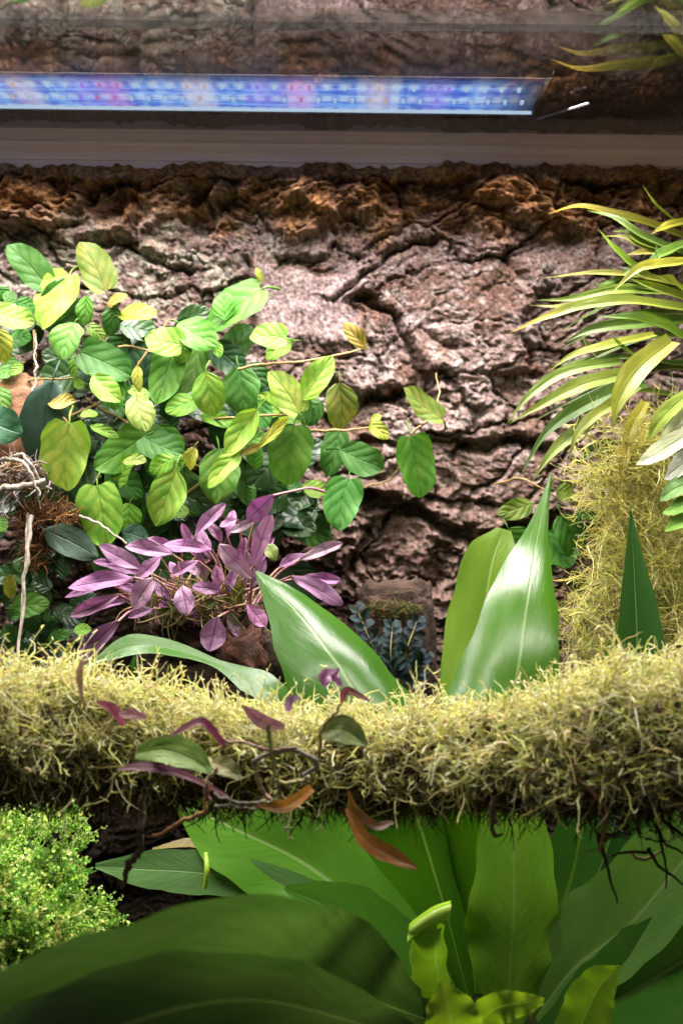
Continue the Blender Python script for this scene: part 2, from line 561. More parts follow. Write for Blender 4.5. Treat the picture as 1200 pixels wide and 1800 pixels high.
def voronoi(x, y, s=0):
    ix, iy = np.floor(x).astype(np.int64), np.floor(y).astype(np.int64)
    f1 = np.full(x.shape, 9.)
    f2 = np.full(x.shape, 9.)
    idr = np.zeros(x.shape)
    cx = np.zeros(x.shape)
    cy = np.zeros(x.shape)
    for a in (-1, 0, 1):
        for b in (-1, 0, 1):
            jx = ix + a + .15 + .7 * _hash(ix + a, iy + b, s)
            jy = iy + b + .15 + .7 * _hash(ix + a, iy + b, s + 5)
            d = np.hypot(x - jx, y - jy)
            near = d < f1
            f2 = np.where(near, f1, np.minimum(f2, d))
            idr = np.where(near, _hash(ix + a, iy + b, s + 9), idr)
            cx = np.where(near, x - jx, cx)
            cy = np.where(near, y - jy, cy)
            f1 = np.where(near, d, f1)
    return f1, f2, idr, cx, cy


def sstep(x, a, b):
    t = np.clip((x - a) / (b - a), 0, 1)
    return t * t * (3 - 2 * t)


def seg_dist(x, y, pts):
    d = np.full(x.shape, 1e9)
    for (x0, y0), (x1, y1) in zip(pts[:-1], pts[1:]):
        dx, dy = x1 - x0, y1 - y0
        t = np.clip(((x - x0) * dx + (y - y0) * dy) / (dx * dx + dy * dy), 0, 1)
        d = np.minimum(d, np.hypot(x - x0 - t * dx, y - y0 - t * dy))
    return d


# ================================================================ setting: bark wall, soil
def bark_height(x, y):
    """relief of the bark towards the viewer in millimetres, and its colour; x, y in photo pixels at the wall"""
    wx = x + 30 * fbm(x / 160, y / 160, 2, 3) + 9 * fbm(x / 34, y / 34, 3, 4)
    wy = y + 26 * fbm(x / 160, y / 160, 2, 8) + 9 * fbm(x / 34, y / 34, 3, 9)
    H = 7 * fbm(x / 330, y / 260, 3, 21)
    ca, sa = math.cos(-.32), math.sin(-.32)
    rx, ry = wx * ca + wy * sa, -wx * sa + wy * ca
    # large plates, each with its own height, tilt and direction of grain
    f1, f2, idr, cx, cy = voronoi(rx / 150, ry / 100, 2)
    e = f2 - f1
    H += 8 * (idr - .5) + (7 * ((idr * 7.3) % 1 - .35)) * cy + 5 * ((idr * 13.7) % 1 - .5) * cx - 5.5 * (1 - sstep(e, 0, .09))
    phi = 1.5 * ((idr * 31.7) % 1 - .5) + .35
    lx, ly = cx * 150, cy * 100
    gu = lx * np.cos(phi) + ly * np.sin(phi) + idr * 900
    gv = -lx * np.sin(phi) + ly * np.cos(phi) + idr * 500
    # medium plates
    g1, g2, ig, gx, gy = voronoi(rx / 58 + .25 * fbm(x / 25, y / 25, 2, 33), ry / 42 + .25 * fbm(x / 25, y / 25, 2, 34), 12)
    e2 = g2 - g1
    brk = sstep(fbm(x / 130, y / 130, 2, 36), -.25, .3)
    H += brk * (3.4 * (ig - .5) + 2.6 * ((ig * 9.1) % 1 - .3) * gy - 3.0 * (1 - sstep(e2, 0, .14)))
    k1, k2, ik, kx, ky = voronoi(wx / 21, wy / 15, 14)
    H += (.35 + .65 * brk) * .6 * (1.5 * (ik - .5) - 1.1 * (1 - sstep(k2 - k1, 0, .2)) + 1.2 * ky)
    # grain ridges within each plate and crumbly cork
    rough = .5 + .5 * sstep(fbm(x / 120, y / 120, 2, 55), -.3, .4)
    H += rough * 1.9 * (np.abs(fbm(gu / 95, gv / 15, 3, 40)) * -2 + .5)
    H += 1.6 * (np.abs(fbm(wx / 24, wy / 20, 4, 61)) - .3)
    q1, q2, iq, qx, qy = voronoi(wx / 10.5, wy / 8, 15)
    H += (.9 * (iq - .5) - .7 * (1 - sstep(q2 - q1, 0, .25))) * (.3 + .7 * sstep(fbm(x / 50, y / 50, 2, 66), -.2, .3))
    H += .8 * fbm(x / 9, y / 8, 3, 71)
    # knobbly band of raw cork along the top
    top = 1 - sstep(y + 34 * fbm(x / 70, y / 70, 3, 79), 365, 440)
    bil = np.abs(fbm(wx / 85, wy / 62, 4, 81))
    H += top * (9 + 15 * (bil - .25) + 4 * ridged(wx / 42, wy / 30, 3, 83) * .6)
    for cxp, cyp, rxp, ryp, a in [(195, 350, 45, 40, -16), (355, 370, 22, 50, -14), (690, 340, 26, 30, -8), (1040, 318, 45, 22, -16),
                                  (800, 395, 40, 20, -10), (90, 330, 110, 34, 2), (600, 345, 100, 40, 9), (860, 335, 45, 35, 12),
                                  (930, 350, 70, 40, 8), (60, 385, 80, 14, 12), (480, 340, 60, 35, 6), (285, 430, 45, 60, 9),
                                  (380, 440, 55, 28, 8), (530, 430, 90, 25, 4)]:
        q = ((x - cxp + 10 * fbm(x / 30, y / 30, 2, 90)) / rxp) ** 2 + ((y - cyp + 8 * fbm(x / 30, y / 30, 2, 92)) / ryp) ** 2
        H += a * (1 - sstep(q, .45, 1.25))
    # the smooth plate with upright striations
    zone = (1 - sstep(np.abs(wx - 480) / 330, .75, 1.05)) * (1 - sstep(np.abs(wy - 540) / 150, .75, 1.05))
    fis = np.abs(vnoise(wx / 13 + 1.2 * fbm(x / 70, y / 110, 2, 6), wy / 75, 98))
    H = H * (1 - .35 * zone) - zone * 2.6 * (1 - sstep(fis, 0, .17))
    pl = (1 - sstep(np.abs(wx - 535) / 92, .8, 1.1)) * (1 - sstep(np.abs(wy - 540) / 72, .8, 1.1))
    stri = .9 * np.abs(vnoise(x / 8 + .8 * fbm(x / 60, y / 90, 2, 5), y / 60, 96)) * 2 + .6 * fbm(x / 5, y / 38, 3, 97)
    H = H * (1 - .9 * pl) + pl * (4 - 2.2 * stri)
    # the shell-like plate and the broad slab to its right
    sh = 1 - sstep(((wx - 665) / 92) ** 2 + ((wy - 628) / 68) ** 2, .7, 1.1)
    H += sh * 6
    H -= sh * 2.0 * sstep(np.sin((wy - .25 * wx) / 7.5), .3, 1)
    slab = (1 - sstep(np.abs(wx - 850) / 110, .75, 1.1)) * (1 - sstep(np.abs(wy - 560) / 105, .75, 1.1))
    dg = (wx * .62 + wy * .78)
    H = H * (1 - .45 * slab) + slab * (4 + 2.4 * ridged(dg / 26, (wx - wy) / 150, 4, 41) * .6)
    # cracks
    for pts, dep, wd in [([(640, 530), (700, 560), (740, 620), (772, 700)], 11, 11), ([(560, 690), (640, 700), (710, 690)], 13, 13),
                         ([(780, 660), (830, 720), (800, 800)], 9, 9), ([(600, 520), (660, 470), (770, 430)], 8, 8),
                         ([(815, 775), (880, 770), (950, 790)], 14, 14), ([(640, 880), (720, 915), (830, 945), (960, 930)], 16, 17),
                         ([(560, 860), (640, 880)], 12, 12), ([(940, 640), (930, 560), (960, 500)], 8, 10), ([(420, 470), (445, 600)], 8, 9),
                         ([(600, 1010), (650, 940), (690, 930)], 9, 9), ([(735, 1040), (790, 960)], 10, 12), ([(150, 410), (250, 430), (330, 480)], 9, 9),
                         ([(640, 785), (760, 790), (800, 770)], 8, 9)]:
        d = seg_dist(wx, wy, pts)
        H -= dep * (1 - sstep(d / wd, 0, 1.3))
        # a lip above each crack so that it throws a shadow
        lip = (1 - sstep(np.abs(d - 22) / 20, 0, 1)) * (seg_dist(wx, wy + 20, pts) < d)
        H += .38 * dep * lip
    # twisted folds low down
    low = (1 - sstep(np.abs(x - 740) / 210, .7, 1.1)) * sstep(y, 800, 850) * (1 - sstep(y, 1050, 1120))
    fl = wy * .75 - wx * .5 + 60 * fbm(x / 110, y / 110, 2, 120)
    H += low * 2.8 * (1 - 2 * np.abs(np.sin(fl / 21 + 1.2 * fbm(x / 40, y / 40, 2, 125))))
    # colour
    n1 = fbm(x / 90, y / 90, 4, 200)
    n2 = fbm(x / 22, y / 22, 4, 210)
    c_pink = np.array([.40, .31, .285])
    c_brown = np.array([.22, .135, .10])
    c_grey = np.array([.47, .41, .37])
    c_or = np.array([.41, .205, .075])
    c_lich = np.array([.56, .53, .42])
    mixv = np.clip(.45 + .55 * n1 + .5 * (ig - .5) + .35 * (idr - .5), 0, 1)[..., None]
    c = c_brown * (1 - mixv) + c_pink * mixv
    g = sstep(n2 + .5 * (ig - .5), .05, .55)[..., None] * .6
    c = c * (1 - g) + c_grey * g
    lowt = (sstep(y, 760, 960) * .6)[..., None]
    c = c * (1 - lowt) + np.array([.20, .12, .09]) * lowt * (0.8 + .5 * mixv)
    li = (sstep(n2 + fbm(x / 60, y / 60, 3, 220), -.35, .35) * (1 - sstep(x, 300, 620)) * (1 - sstep(y, 490, 580)) * .85)[..., None]
    c = c * (1 - li) + c_lich * li
    pp = (pl * .8)[..., None]
    c = c * (1 - pp) + np.array([.54, .42, .40]) * pp * (.85 + .25 * n2[..., None])
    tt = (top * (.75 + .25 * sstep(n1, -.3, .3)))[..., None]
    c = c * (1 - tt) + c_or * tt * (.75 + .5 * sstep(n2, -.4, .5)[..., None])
    under_shade = sstep(y + 60 * n1, 1150, 1300)[..., None]  # shade below the branch, put into the bark colour
    c = c * (1 - under_shade) + np.array([.055, .036, .026]) * under_shade
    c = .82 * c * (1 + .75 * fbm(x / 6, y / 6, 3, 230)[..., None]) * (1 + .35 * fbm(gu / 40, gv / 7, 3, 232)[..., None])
    return H, np.clip(c, .01, .8)


def build_bark():
    nx, ny = 620, 600
    xs = np.linspace(-230, 1430, nx)
    ysl = np.concatenate([np.linspace(0, 1, ny)])
    topy = 297 + 9 * fbm(xs / 90, xs * 0 + 3.3, 4, 300) + 5 * vnoise(xs / 14, xs * 0 + .5, 310)
    Y2 = topy[None] + (1650 - topy[None]) * (ysl[:, None] ** 1.12)
    X2 = np.broadcast_to(xs[None], Y2.shape)
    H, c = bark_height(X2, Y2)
    H = np.clip(H * .88, -24, 34)
    # nothing sticks out through the frame strip at the very top
    e = sstep(Y2 - topy[None], 0, 22)
    H = np.where(e < 1, np.maximum(H * e + 11.5 * (1 - e), 11.5 + 2.5 * vnoise(X2 / 30, Y2 / 30, 320)), H)
    sx = 2.0 * fbm(X2 / 40, Y2 / 40, 3, 400)
    sy = -.16 * np.clip(H, -10, 30) / .31
    px, py = X2 + sx, Y2 - sy * 0.5
    a = (px - 600) * S0
    b = (900 - py) * S0
    V = np.stack([CAM.x + RV.x * a + UV_.x * b, -H * .001, CAM.z + RV.z * a + UV_.z * b], -1)
    # edge rows folded back to give the slab its thickness
    topb = V[0].copy()
    topb[:, 1] = .03
    botb = V[-1].copy()
    botb[:, 1] = .03
    V = np.concatenate([topb[None], V, botb[None]], 0)
    c = np.concatenate([c[:1], c, c[-1:]], 0)
    r = ny + 2
    i = np.arange(r - 1)[:, None] * nx
    j = np.arange(nx - 1)[None]
    F = np.stack([i + j, i + nx + j, i + nx + j + 1, i + j + 1], -1).reshape(-1, 4)
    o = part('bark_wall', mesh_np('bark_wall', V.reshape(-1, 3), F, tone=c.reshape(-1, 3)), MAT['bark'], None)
    o['kind'] = 'structure'
    o['label'] = 'rough cork bark slab forming the back wall behind the plants'


build_bark()


def build_ground():
    nx, ny = 200, 170
    x = np.linspace(-.32, .32, nx)[None] + np.zeros((ny, 1))
    y = np.linspace(-.46, .035, ny)[:, None] + np.zeros((1, nx))
    z = .04 + .05 * sstep(y, -.3, 0) + .006 * fbm(x * 30, y * 30, 4, 7) + .003 * np.abs(fbm(x * 120, y * 120, 3, 8))
    V = np.stack([x, y, z], -1).reshape(-1, 3)
    i = np.arange(ny - 1)[:, None] * nx
    j = np.arange(nx - 1)[None]
    F = np.stack([i + j, i + j + 1, i + nx + j + 1, i + nx + j], -1).reshape(-1, 4)
    o = part('ground', mesh_np('ground', V, F), MAT['soil'], None)
    o['kind'] = 'structure'
    o['label'] = 'dark brown soil on the floor of the tank'


build_ground()


# ================================================================ lid and light bar
def box(x0, x1, y0, y1, z0, z1):
    V = [(x, y, z) for z in (z0, z1) for y in (y0, y1) for x in (x0, x1)]
    F = [(0, 2, 3, 1), (4, 5, 7, 6), (0, 1, 5, 4), (2, 6, 7, 3), (0, 4, 6, 2), (1, 3, 7, 5)]
    return np.array(V), np.array(F)


LZ = .5266
lid = thing('glass_lid', 'clear glass tank lid mirroring the bark, with a taupe plastic back frame', 'lid', (0, -.2, LZ))
for y0, y1, mt, dz in ((-.188, -.0095, 'glass', 0), (-.45, -.185, 'glass_front', .0046)):
    V, F = box(-.33, .33, y0, y1, LZ + dz, LZ + dz + .004)
    part('pane', mesh_np('pane', V, F, smooth=False), MAT[mt], lid,
         label='rear glass pane of the lid' if mt == 'glass' else 'front glass pane of the lid, slightly hazier')
# back frame: a ribbed plastic profile drawn along the wall
prof = [(-.004, .5135), (-.0085, .5137), (-.0085, .5165), (-.0080, .5167), (-.0080, .5180), (-.0086, .5182), (-.0086, .5200), (-.0078, .5203), (-.0078, .5230),
        (-.0083, .5232), (-.0083, .5242), (-.0078, .5244), (-.0078, .5352), (.030, .5352), (.030, .5135)]
pr = np.array(prof)
k = len(pr)
V = np.concatenate([np.stack([np.full(k, xx), pr[:, 0], pr[:, 1]], 1) for xx in (-.33, .33)])
F = np.array([(i, (i + 1) % k, k + (i + 1) % k, k + i) for i in range(k)])
part('frame_strip', mesh_np('frame_strip', V, F, smooth=False), MAT['frame'], lid, label='taupe ribbed plastic strip along the back')

bar = thing('led_or_fill_bar', 'blue glowing LED light bar lying across the glass lid', 'light', (-.145, -.068, LZ + .004))
x0, x1, ya, yb, zb = -.40, .097, -.098, -.042, LZ + .0095
V, F = box(x0, x1, ya - .002, yb + .002, zb + .004, zb + .010)
part('housing', mesh_np('housing', V, F, smooth=False), MAT['housing'], bar)
for y0, y1 in ((ya - .004, ya - .0022), (yb + .0022, yb + .004)):
    V, F = box(x0, x1, y0, y1, zb - .0005, zb + .0085)
    part('side_rail', mesh_np('side_rail', V, F, smooth=False), MAT['housing'], bar)


PINK = [180, 515]
AMB = [20, 335, 660]
VIO = [760, 130, 450]


def lens_material():
    t = NT('led_lens')
    tc = t.n('ShaderNodeTexCoord')
    sep = t.n('ShaderNodeSeparateXYZ', {0: tc.outputs['Object']})
    mp = t.n('ShaderNodeMapping', {'Vector': tc.outputs['Object'], 'Scale': (40, 420, 1)})
    streak = t.noise(mp.outputs[0], 1.0, 3, .6)
    mc = t.n('ShaderNodeMapping', {'Vector': tc.outputs['Object'], 'Scale': (130, 4, 1)})
    colm = t.noise(mc.outputs[0], 1.0, 3, .6)
    c = t.mix(t.smooth(streak, .38, .68), (.04, .13, .62), (.20, .44, 1.0))
    c = t.mix(t.math('MULTIPLY', t.smooth(colm, .4, .7), .45), c, (.42, .66, 1.0))
    # soft glow of each diode in the lens
    px_ = t.math('ABSOLUTE', t.math('SUBTRACT', t.math('FRACT', t.math('DIVIDE', t.math('SUBTRACT', sep.outputs[0], -.392 - .00425), .0085)), .5))
    py_ = t.math('ABSOLUTE', t.math('SUBTRACT', t.math('FRACT', t.math('DIVIDE', t.math('SUBTRACT', sep.outputs[1], -.0900), .02)), .5))
    gl = t.math('MULTIPLY', t.math('SUBTRACT', 1.0, t.smooth(px_, .08, .5)), t.math('SUBTRACT', 1.0, t.smooth(py_, .05, .4)))
    c = t.mix(t.math('MULTIPLY', gl, .5), c, (.72, .88, 1.0))
    # the coloured diodes tint the lens around them
    for lst, tintc in ((PINK, (.75, .25, .70)), (AMB, (.85, .66, .62)), (VIO, (.35, .28, .95))):
        for q in lst:
            xq = (q - 600) * S0 * (D - .083) / D
            dq = t.math('ABSOLUTE', t.math('SUBTRACT', sep.outputs[0], xq))
            c = t.mix(t.math('MULTIPLY', t.math('SUBTRACT', 1.0, t.smooth(dq, .0, .013)), .40), c, tintc)
    near = t.smooth(sep.outputs[1], -.099, -.074)      # emission falls off towards the front lip
    e = t.n('ShaderNodeEmission', {'Color': c, 'Strength': t.math('ADD', t.math('MULTIPLY', t.math('MULTIPLY', near, t.math('SUBTRACT', 1.0, t.smooth(sep.outputs[0], .062, .1))), 1.7), .1)})
    return t.done(e)


V, F = box(x0 + .002, x1 - .002, ya, yb, zb + .001, zb + .0035)
part('lens', mesh_np('lens', V, F, smooth=False), lens_material(), bar)
V, F = box(x0 + .002, x1 - .002, yb - .0016, yb - .0002, zb - .0006, zb + .0008)
part('edge_glint', mesh_np('edge_glint', V, F, smooth=False), emission('edge_glint', (.55, .75, 1.0), 1.5), bar)  # glowing strip added for the bright line along the far rail
CH = {'white': emission('led_white', (.50, .72, 1.0), 1.35), 'pink': emission('led_pink', (.8, .35, .85), 1.0),
      'amber': emission('led_amber', (.9, .75, .75), 1.0), 'violet': emission('led_violet', (.35, .25, 1.0), 1.5)}
# round-cornered chip, shared by all
ang = np.linspace(0, 2 * np.pi, 13)[:-1]
cs = np.sign(np.cos(ang)) * np.abs(np.cos(ang)) ** .5
sn = np.sign(np.sin(ang)) * np.abs(np.sin(ang)) ** .5
Vc = np.concatenate([np.stack([cs * .0010, sn * .0022, np.full(12, .0008)], 1), np.stack([cs * .0007, sn * .0016, np.full(12, -.0007)], 1), [[0, 0, -.0010]]])
Fc = [(i, (i + 1) % 12, 12 + (i + 1) % 12, 12 + i) for i in range(12)] + [(12 + i, 12 + (i + 1) % 12, 24, 24) for i in range(12)]
cm = bpy.data.meshes.new('led_chip')
cm.from_pydata([tuple(v) for v in Vc], [], [f if f[2] != f[3] else f[:3] for f in Fc])
for ri, yy in enumerate((-.0800, -.0600)):
    for i in range(60):
        xx = x0 + .008 + i * .0085 + (.004 if ri == 1 else 0)
        if xx > x1 - .008 or xx < -.22:
            continue
        pxv = 600 + xx / (S0 * (D + yy) / D)
        k = 'white'
        for lst, nm in ((PINK, 'pink'), (AMB, 'amber'), (VIO, 'violet')):
            if min(abs(pxv - q) for q in lst) < 22:
                k = nm
        part('led_chip', cm, CH[k], bar, Matrix.Translation((xx, yy, zb)))
# the slanting end bracket
V, F = tube_data(catmull([(x1 + .022, -.072, LZ + .006), (x1 + .001, -.044, LZ + .006)], 6), .0007, 6)
part('end_bracket', mesh_np('end_bracket', V, F), MAT['bracket'], bar)
V, F = box(x1 - .0015, x1 + .001, ya - .0035, yb + .0035, zb + .003, zb + .0102)
part('end_cap', mesh_np('end_cap', V, F, smooth=False), MAT['housing'], bar)

fill_bar = thing('led_or_fill_bar', 'added fill light bar, out of view above the front pane of the lid', 'light', (0, -.236, LZ + .009))  # unseen fixture added to brighten the front moss and leaves
V, F = box(-.31, .31, -.258, -.214, zb + .009, zb + .021)
part('housing', mesh_np('housing', V, F, smooth=False), MAT['housing'], fill_bar)
V, F = box(-.30, .30, -.255, -.217, zb + .0065, zb + .0085)
part('lens', mesh_np('lens', V, F, smooth=False), lens_material(), fill_bar)
V, F = box(-1.6, 1.6, .09, .12, 0, 2.2)
rw = part('room_wall', mesh_np('room_wall', V, F, smooth=False), plain_material('dim_room_wall', (.07, .055, .048), (.05, .04, .035), 3, .9, .001), None)
rw['kind'] = 'structure'
rw['label'] = 'dark room wall behind the tank'

# ================================================================ creeping vine
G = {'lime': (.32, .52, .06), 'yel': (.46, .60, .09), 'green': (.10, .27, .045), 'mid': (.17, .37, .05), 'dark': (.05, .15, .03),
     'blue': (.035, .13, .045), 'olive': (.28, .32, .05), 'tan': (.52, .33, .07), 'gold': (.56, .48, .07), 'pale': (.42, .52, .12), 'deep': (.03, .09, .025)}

vine = thing('creeping_vine', 'creeping vine with lime and green heart-shaped leaves climbing the bark', 'vine', tuple(P(250, 900, -.03)))


def r2(lst):            # photo detail read at double size from corner (0, 380)
    return [((a / 2, 380 + b / 2), (c / 2, 380 + d / 2), w_ / 2, cl, ly, kd) for a, b, c, d, w_, cl, ly, kd in lst]


def r3(lst):
    return [((400 + a / 2, 400 + b / 2), (400 + c / 2, 400 + d / 2), w_ / 2, cl, ly, kd) for a, b, c, d, w_, cl, ly, kd in lst]


VL = r2([
    (160, 240, 20, 92, 112, 'green', 2, 'heart'), (368, 258, 280, 78, 122, 'olive', 2, 'heart'), (245, 208, 142, 402, 142, 'yel', 4, 'heart'),
    (-6, 335, 128, 372, 100, 'lime', 3, 'heart'), (-14, 395, 20, 522, 92, 'gold', 4, 'oval'), (305, 280, 288, 388, 72, 'mid', 3, 'oval'),
    (262, 374, 215, 503, 128, 'mid', 3, 'oval'), (402, 308, 378, 428, 72, 'green', 3, 'oval'), (415, 350, 557, 328, 82, 'gold', 3, 'oval'),
    (378, 312, 446, 272, 52, 'tan', 3, 'oval'), (285, 478, 474, 566, 142, 'green', 3, 'heart'), (288, 540, 130, 578, 128, 'dark', 1, 'oval'),
    (272, 488, 254, 582, 44, 'lime', 2, 'oval'), (638, 452, 503, 418, 114, 'lime', 4, 'heart'), (628, 375, 768, 452, 130, 'mid', 3, 'oval'),
    (608, 480, 545, 664, 124, 'mid', 3, 'heart'), (700, 450, 635, 645, 96, 'mid', 2, 'heart'), (655, 440, 635, 517, 78, 'lime', 3, 'oval'),
    (917, 258, 712, 390, 146, 'mid', 4, 'heart'), (1005, 430, 870, 420, 104, 'lime', 5, 'heart'), (1022, 440, 925, 498, 84, 'lime', 4, 'oval'),
    (722, 548, 742, 712, 124, 'lime', 4, 'oval'), (840, 530, 852, 706, 140, 'green', 2, 'oval'), (332, 562, 430, 655, 88, 'lime', 4, 'oval'),
    (484, 528, 490, 622, 42, 'gold', 4, 'oval'), (480, 630, 518, 758, 104, 'pale', 4, 'oval'), (694, 640, 578, 682, 84, 'lime', 3, 'oval'),
    (246, 728, 232, 978, 178, 'yel', 6, 'heart'), (172, 655, 270, 648, 68, 'tan', 5, 'oval'), (520, 768, 318, 890, 140, 'mid', 3, 'heart'),
    (505, 775, 655, 838, 122, 'green', 3, 'heart'), (555, 738, 648, 845, 96, 'mid', 2, 'oval'), (612, 848, 514, 896, 74, 'lime', 5, 'oval'),
    (434, 862, 518, 856, 52, 'olive', 5, 'oval'), (682, 813, 664, 897, 56, 'gold', 5, 'oval'), (600, 828, 638, 897, 70, 'pale', 3, 'oval'),
    (618, 893, 540, 1098, 138, 'lime', 5, 'oval'), (342, 948, 368, 1174, 160, 'lime', 4, 'heart'), (455, 1010, 440, 1110, 96, 'lime', 3, 'oval'),
    (375, 898, 508, 985, 114, 'green', 2, 'oval'), (905, 682, 792, 855, 98, 'yel', 5, 'oval'), (772, 818, 758, 1018, 146, 'mid', 3, 'oval'),
    (845, 828, 722, 958, 78, 'yel', 5, 'oval'), (905, 820, 1022, 705, 48, 'gold', 5, 'lance'), (845, 835, 925, 805, 34, 'tan', 5, 'oval'),
    (1050, 690, 942, 536, 112, 'yel', 5, 'heart'), (1066, 645, 1165, 482, 104, 'yel', 5, 'oval'), (1030, 738, 998, 958, 158, 'mid', 5, 'heart'),
    (1190, 758, 1148, 918, 96, 'green', 3, 'heart'), (1192, 588, 1200, 758, 124, 'olive', 4, 'oval'), (975, 838, 872, 955, 130, 'dark', 2, 'oval'),
    (918, 645, 932, 755, 84, 'green', 2, 'oval'), (282, 702, 348, 688, 42, 'lime', 4, 'oval'), (318, 735, 424, 776, 42, 'lime', 4, 'oval'),
    (-5, 600, 22, 684, 76, 'mid', 3, 'oval'), (30, 444, 112, 418, 82, 'green', 2, 'oval'), (-6, 1060, 22, 1112, 54, 'lime', 3, 'oval'),
    (1085, 960, 1040, 1034, 104, 'dark', 2, 'oval'), (760, 440, 775, 500, 40, 'lime', 3, 'oval'), (60, 300, 10, 270, 60, 'green', 1, 'oval'),
    (0, 250, 30, 300, 60, 'green', 1, 'oval'), (80, 520, 30, 560, 40, 'lime', 3, 'oval'), (1095, 690, 1040, 660, 90, 'green', 3, 'oval'),
    (870, 520, 930, 600, 90, 'dark', 1, 'oval'), (900, 960, 850, 990, 60, 'green', 3, 'oval'), (705, 700, 830, 730, 60, 'lime', 2, 'oval'),
    (60, 300, 130, 330, 60, 'green', 2, 'oval'), (260, 580, 300, 600, 40, 'lime', 3, 'oval'),
]) + r3([
    (750, 668, 608, 562, 102, 'olive', 5, 'heart'), (640, 738, 682, 960, 146, 'mid', 5, 'heart'), (425, 886, 390, 1072, 136, 'green', 5, 'heart'),
    (396, 780, 556, 850, 124, 'green', 4, 'oval'), (500, 686, 566, 744, 56, 'gold', 4, 'oval'), (488, 428, 410, 330, 66, 'tan', 4, 'lance'),
    (100, 140, 125, 195, 26, 'gold', 3, 'lance'), (505, 680, 540, 655, 30, 'gold', 4, 'oval'), (250, 930, 305, 990, 90, 'dark', 2, 'oval'),
    (190, 1040, 310, 1060, 100, 'dark', 1, 'oval'), (330, 610, 250, 690, 90, 'green', 3, 'oval'),
])
for b, t_, w_, cl, ly, kd in VL:
    Yv = -.024 - .0075 * ly if b[1] > 515 else -.030
    leaf(vine, kd, b, t_, w_, Yv, G[cl], 'vine_dark' if cl in ('dark', 'blue') else 'vine_leaf')
# undergrowth of darker leaves against the bark
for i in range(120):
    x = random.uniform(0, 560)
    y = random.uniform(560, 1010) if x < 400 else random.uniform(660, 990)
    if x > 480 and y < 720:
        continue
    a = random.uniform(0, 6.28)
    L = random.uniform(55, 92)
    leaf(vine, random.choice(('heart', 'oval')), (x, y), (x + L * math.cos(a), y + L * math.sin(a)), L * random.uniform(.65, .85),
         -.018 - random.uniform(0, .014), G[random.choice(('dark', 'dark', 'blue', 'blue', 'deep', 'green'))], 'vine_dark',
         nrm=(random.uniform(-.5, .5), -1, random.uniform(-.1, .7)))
# young leaves filling the mat
for i in range(20):
    x = random.uniform(20, 600)
    y = random.uniform(560, 900) if x < 420 else random.uniform(660, 880)
    a = random.uniform(0, 6.28)
    L = random.uniform(30, 56)
    leaf(vine, random.choice(('heart', 'oval', 'oval')), (x, y), (x + L * math.cos(a), y + L * math.sin(a)), L * random.uniform(.62, .85),
         -.034 - random.uniform(0, .012), G[random.choice(('lime', 'mid', 'mid', 'green', 'pale', 'yel'))], 'vine_leaf')
# strays along the foot of the wall and by the right-hand frond
for b, t_, w_, cl, Yv in [((20, 1070), (86, 1060), 44, 'mid', -.05), ((130, 1110), (163, 1104), 22, 'lime', -.06), ((18, 1052), (17, 1008), 24, 'gold', -.05),
                          ((85, 1125), (125, 1112), 24, 'green', -.05), ((936, 884), (874, 904), 38, 'olive', -.05), ((978, 862), (1014, 872), 36, 'olive', -.06),
                          ((985, 905), (1020, 985), 60, 'green', -.05), ((960, 935), (1005, 1000), 70, 'green', -.045), ((893, 930), (930, 990), 60, 'mid', -.04),
                          ((240, 1150), (265, 1190), 40, 'mid', -.07), ((1050, 905), (1010, 900), 26, 'green', -.05)]:
    leaf(vine, 'oval', b, t_, w_, Yv, G[cl], 'vine_leaf')
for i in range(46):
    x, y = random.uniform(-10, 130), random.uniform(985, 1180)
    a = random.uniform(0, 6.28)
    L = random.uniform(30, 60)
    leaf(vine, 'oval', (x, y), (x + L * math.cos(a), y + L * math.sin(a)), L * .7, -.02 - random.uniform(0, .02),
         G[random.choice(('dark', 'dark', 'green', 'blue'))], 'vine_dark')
for pts, r in [([(420, 648, -.045), (470, 638, -.055), (560, 632, -.055), (640, 612, -.04)], 2.6), ([(330, 740, -.03), (430, 733, -.05), (510, 728, -.058)], 2.8),
               ([(535, 757, -.05), (600, 757, -.055), (655, 752, -.045)], 2.4), ([(718, 770, -.05), (735, 752, -.05), (752, 738, -.052)], 2.6),
               ([(0, 671, -.03), (60, 668, -.045), (130, 665, -.04)], 2.4), ([(100, 690, -.05), (112, 730, -.06), (120, 745, -.066)], 3),
               ([(210, 608, -.03), (260, 616, -.045), (330, 640, -.04)], 2.2), ([(330, 870, -.03), (400, 800, -.04), (450, 760, -.05)], 2.4),
               ([(62, 580, -.05), (63, 620, -.05), (66, 665, -.045)], 2.2), ([(870, 850, -.03), (910, 842, -.05), (945, 856, -.055), (985, 880, -.05)], 2.0),
               ([(755, 738, -.045), (770, 700, -.03), (765, 655, -.02)], 1.8), ([(150, 700, -.03), (250, 760, -.04), (370, 830, -.03)], 2.4),
               ([(60, 760, -.03), (200, 690, -.035), (300, 560, -.03)], 2.4), ([(640, 855, -.03), (690, 840, -.03), (720, 775, -.045)], 1.6)]:
    tube('stem', pts, [r, r * .7], MAT['stem'], vine, n=22, jitter=.0004)
tube('stem', [(140, 905, -.07), (180, 925, -.08), (222, 955, -.085)], [2.4, 1.8], MAT['root'], vine, jitter=.0003)

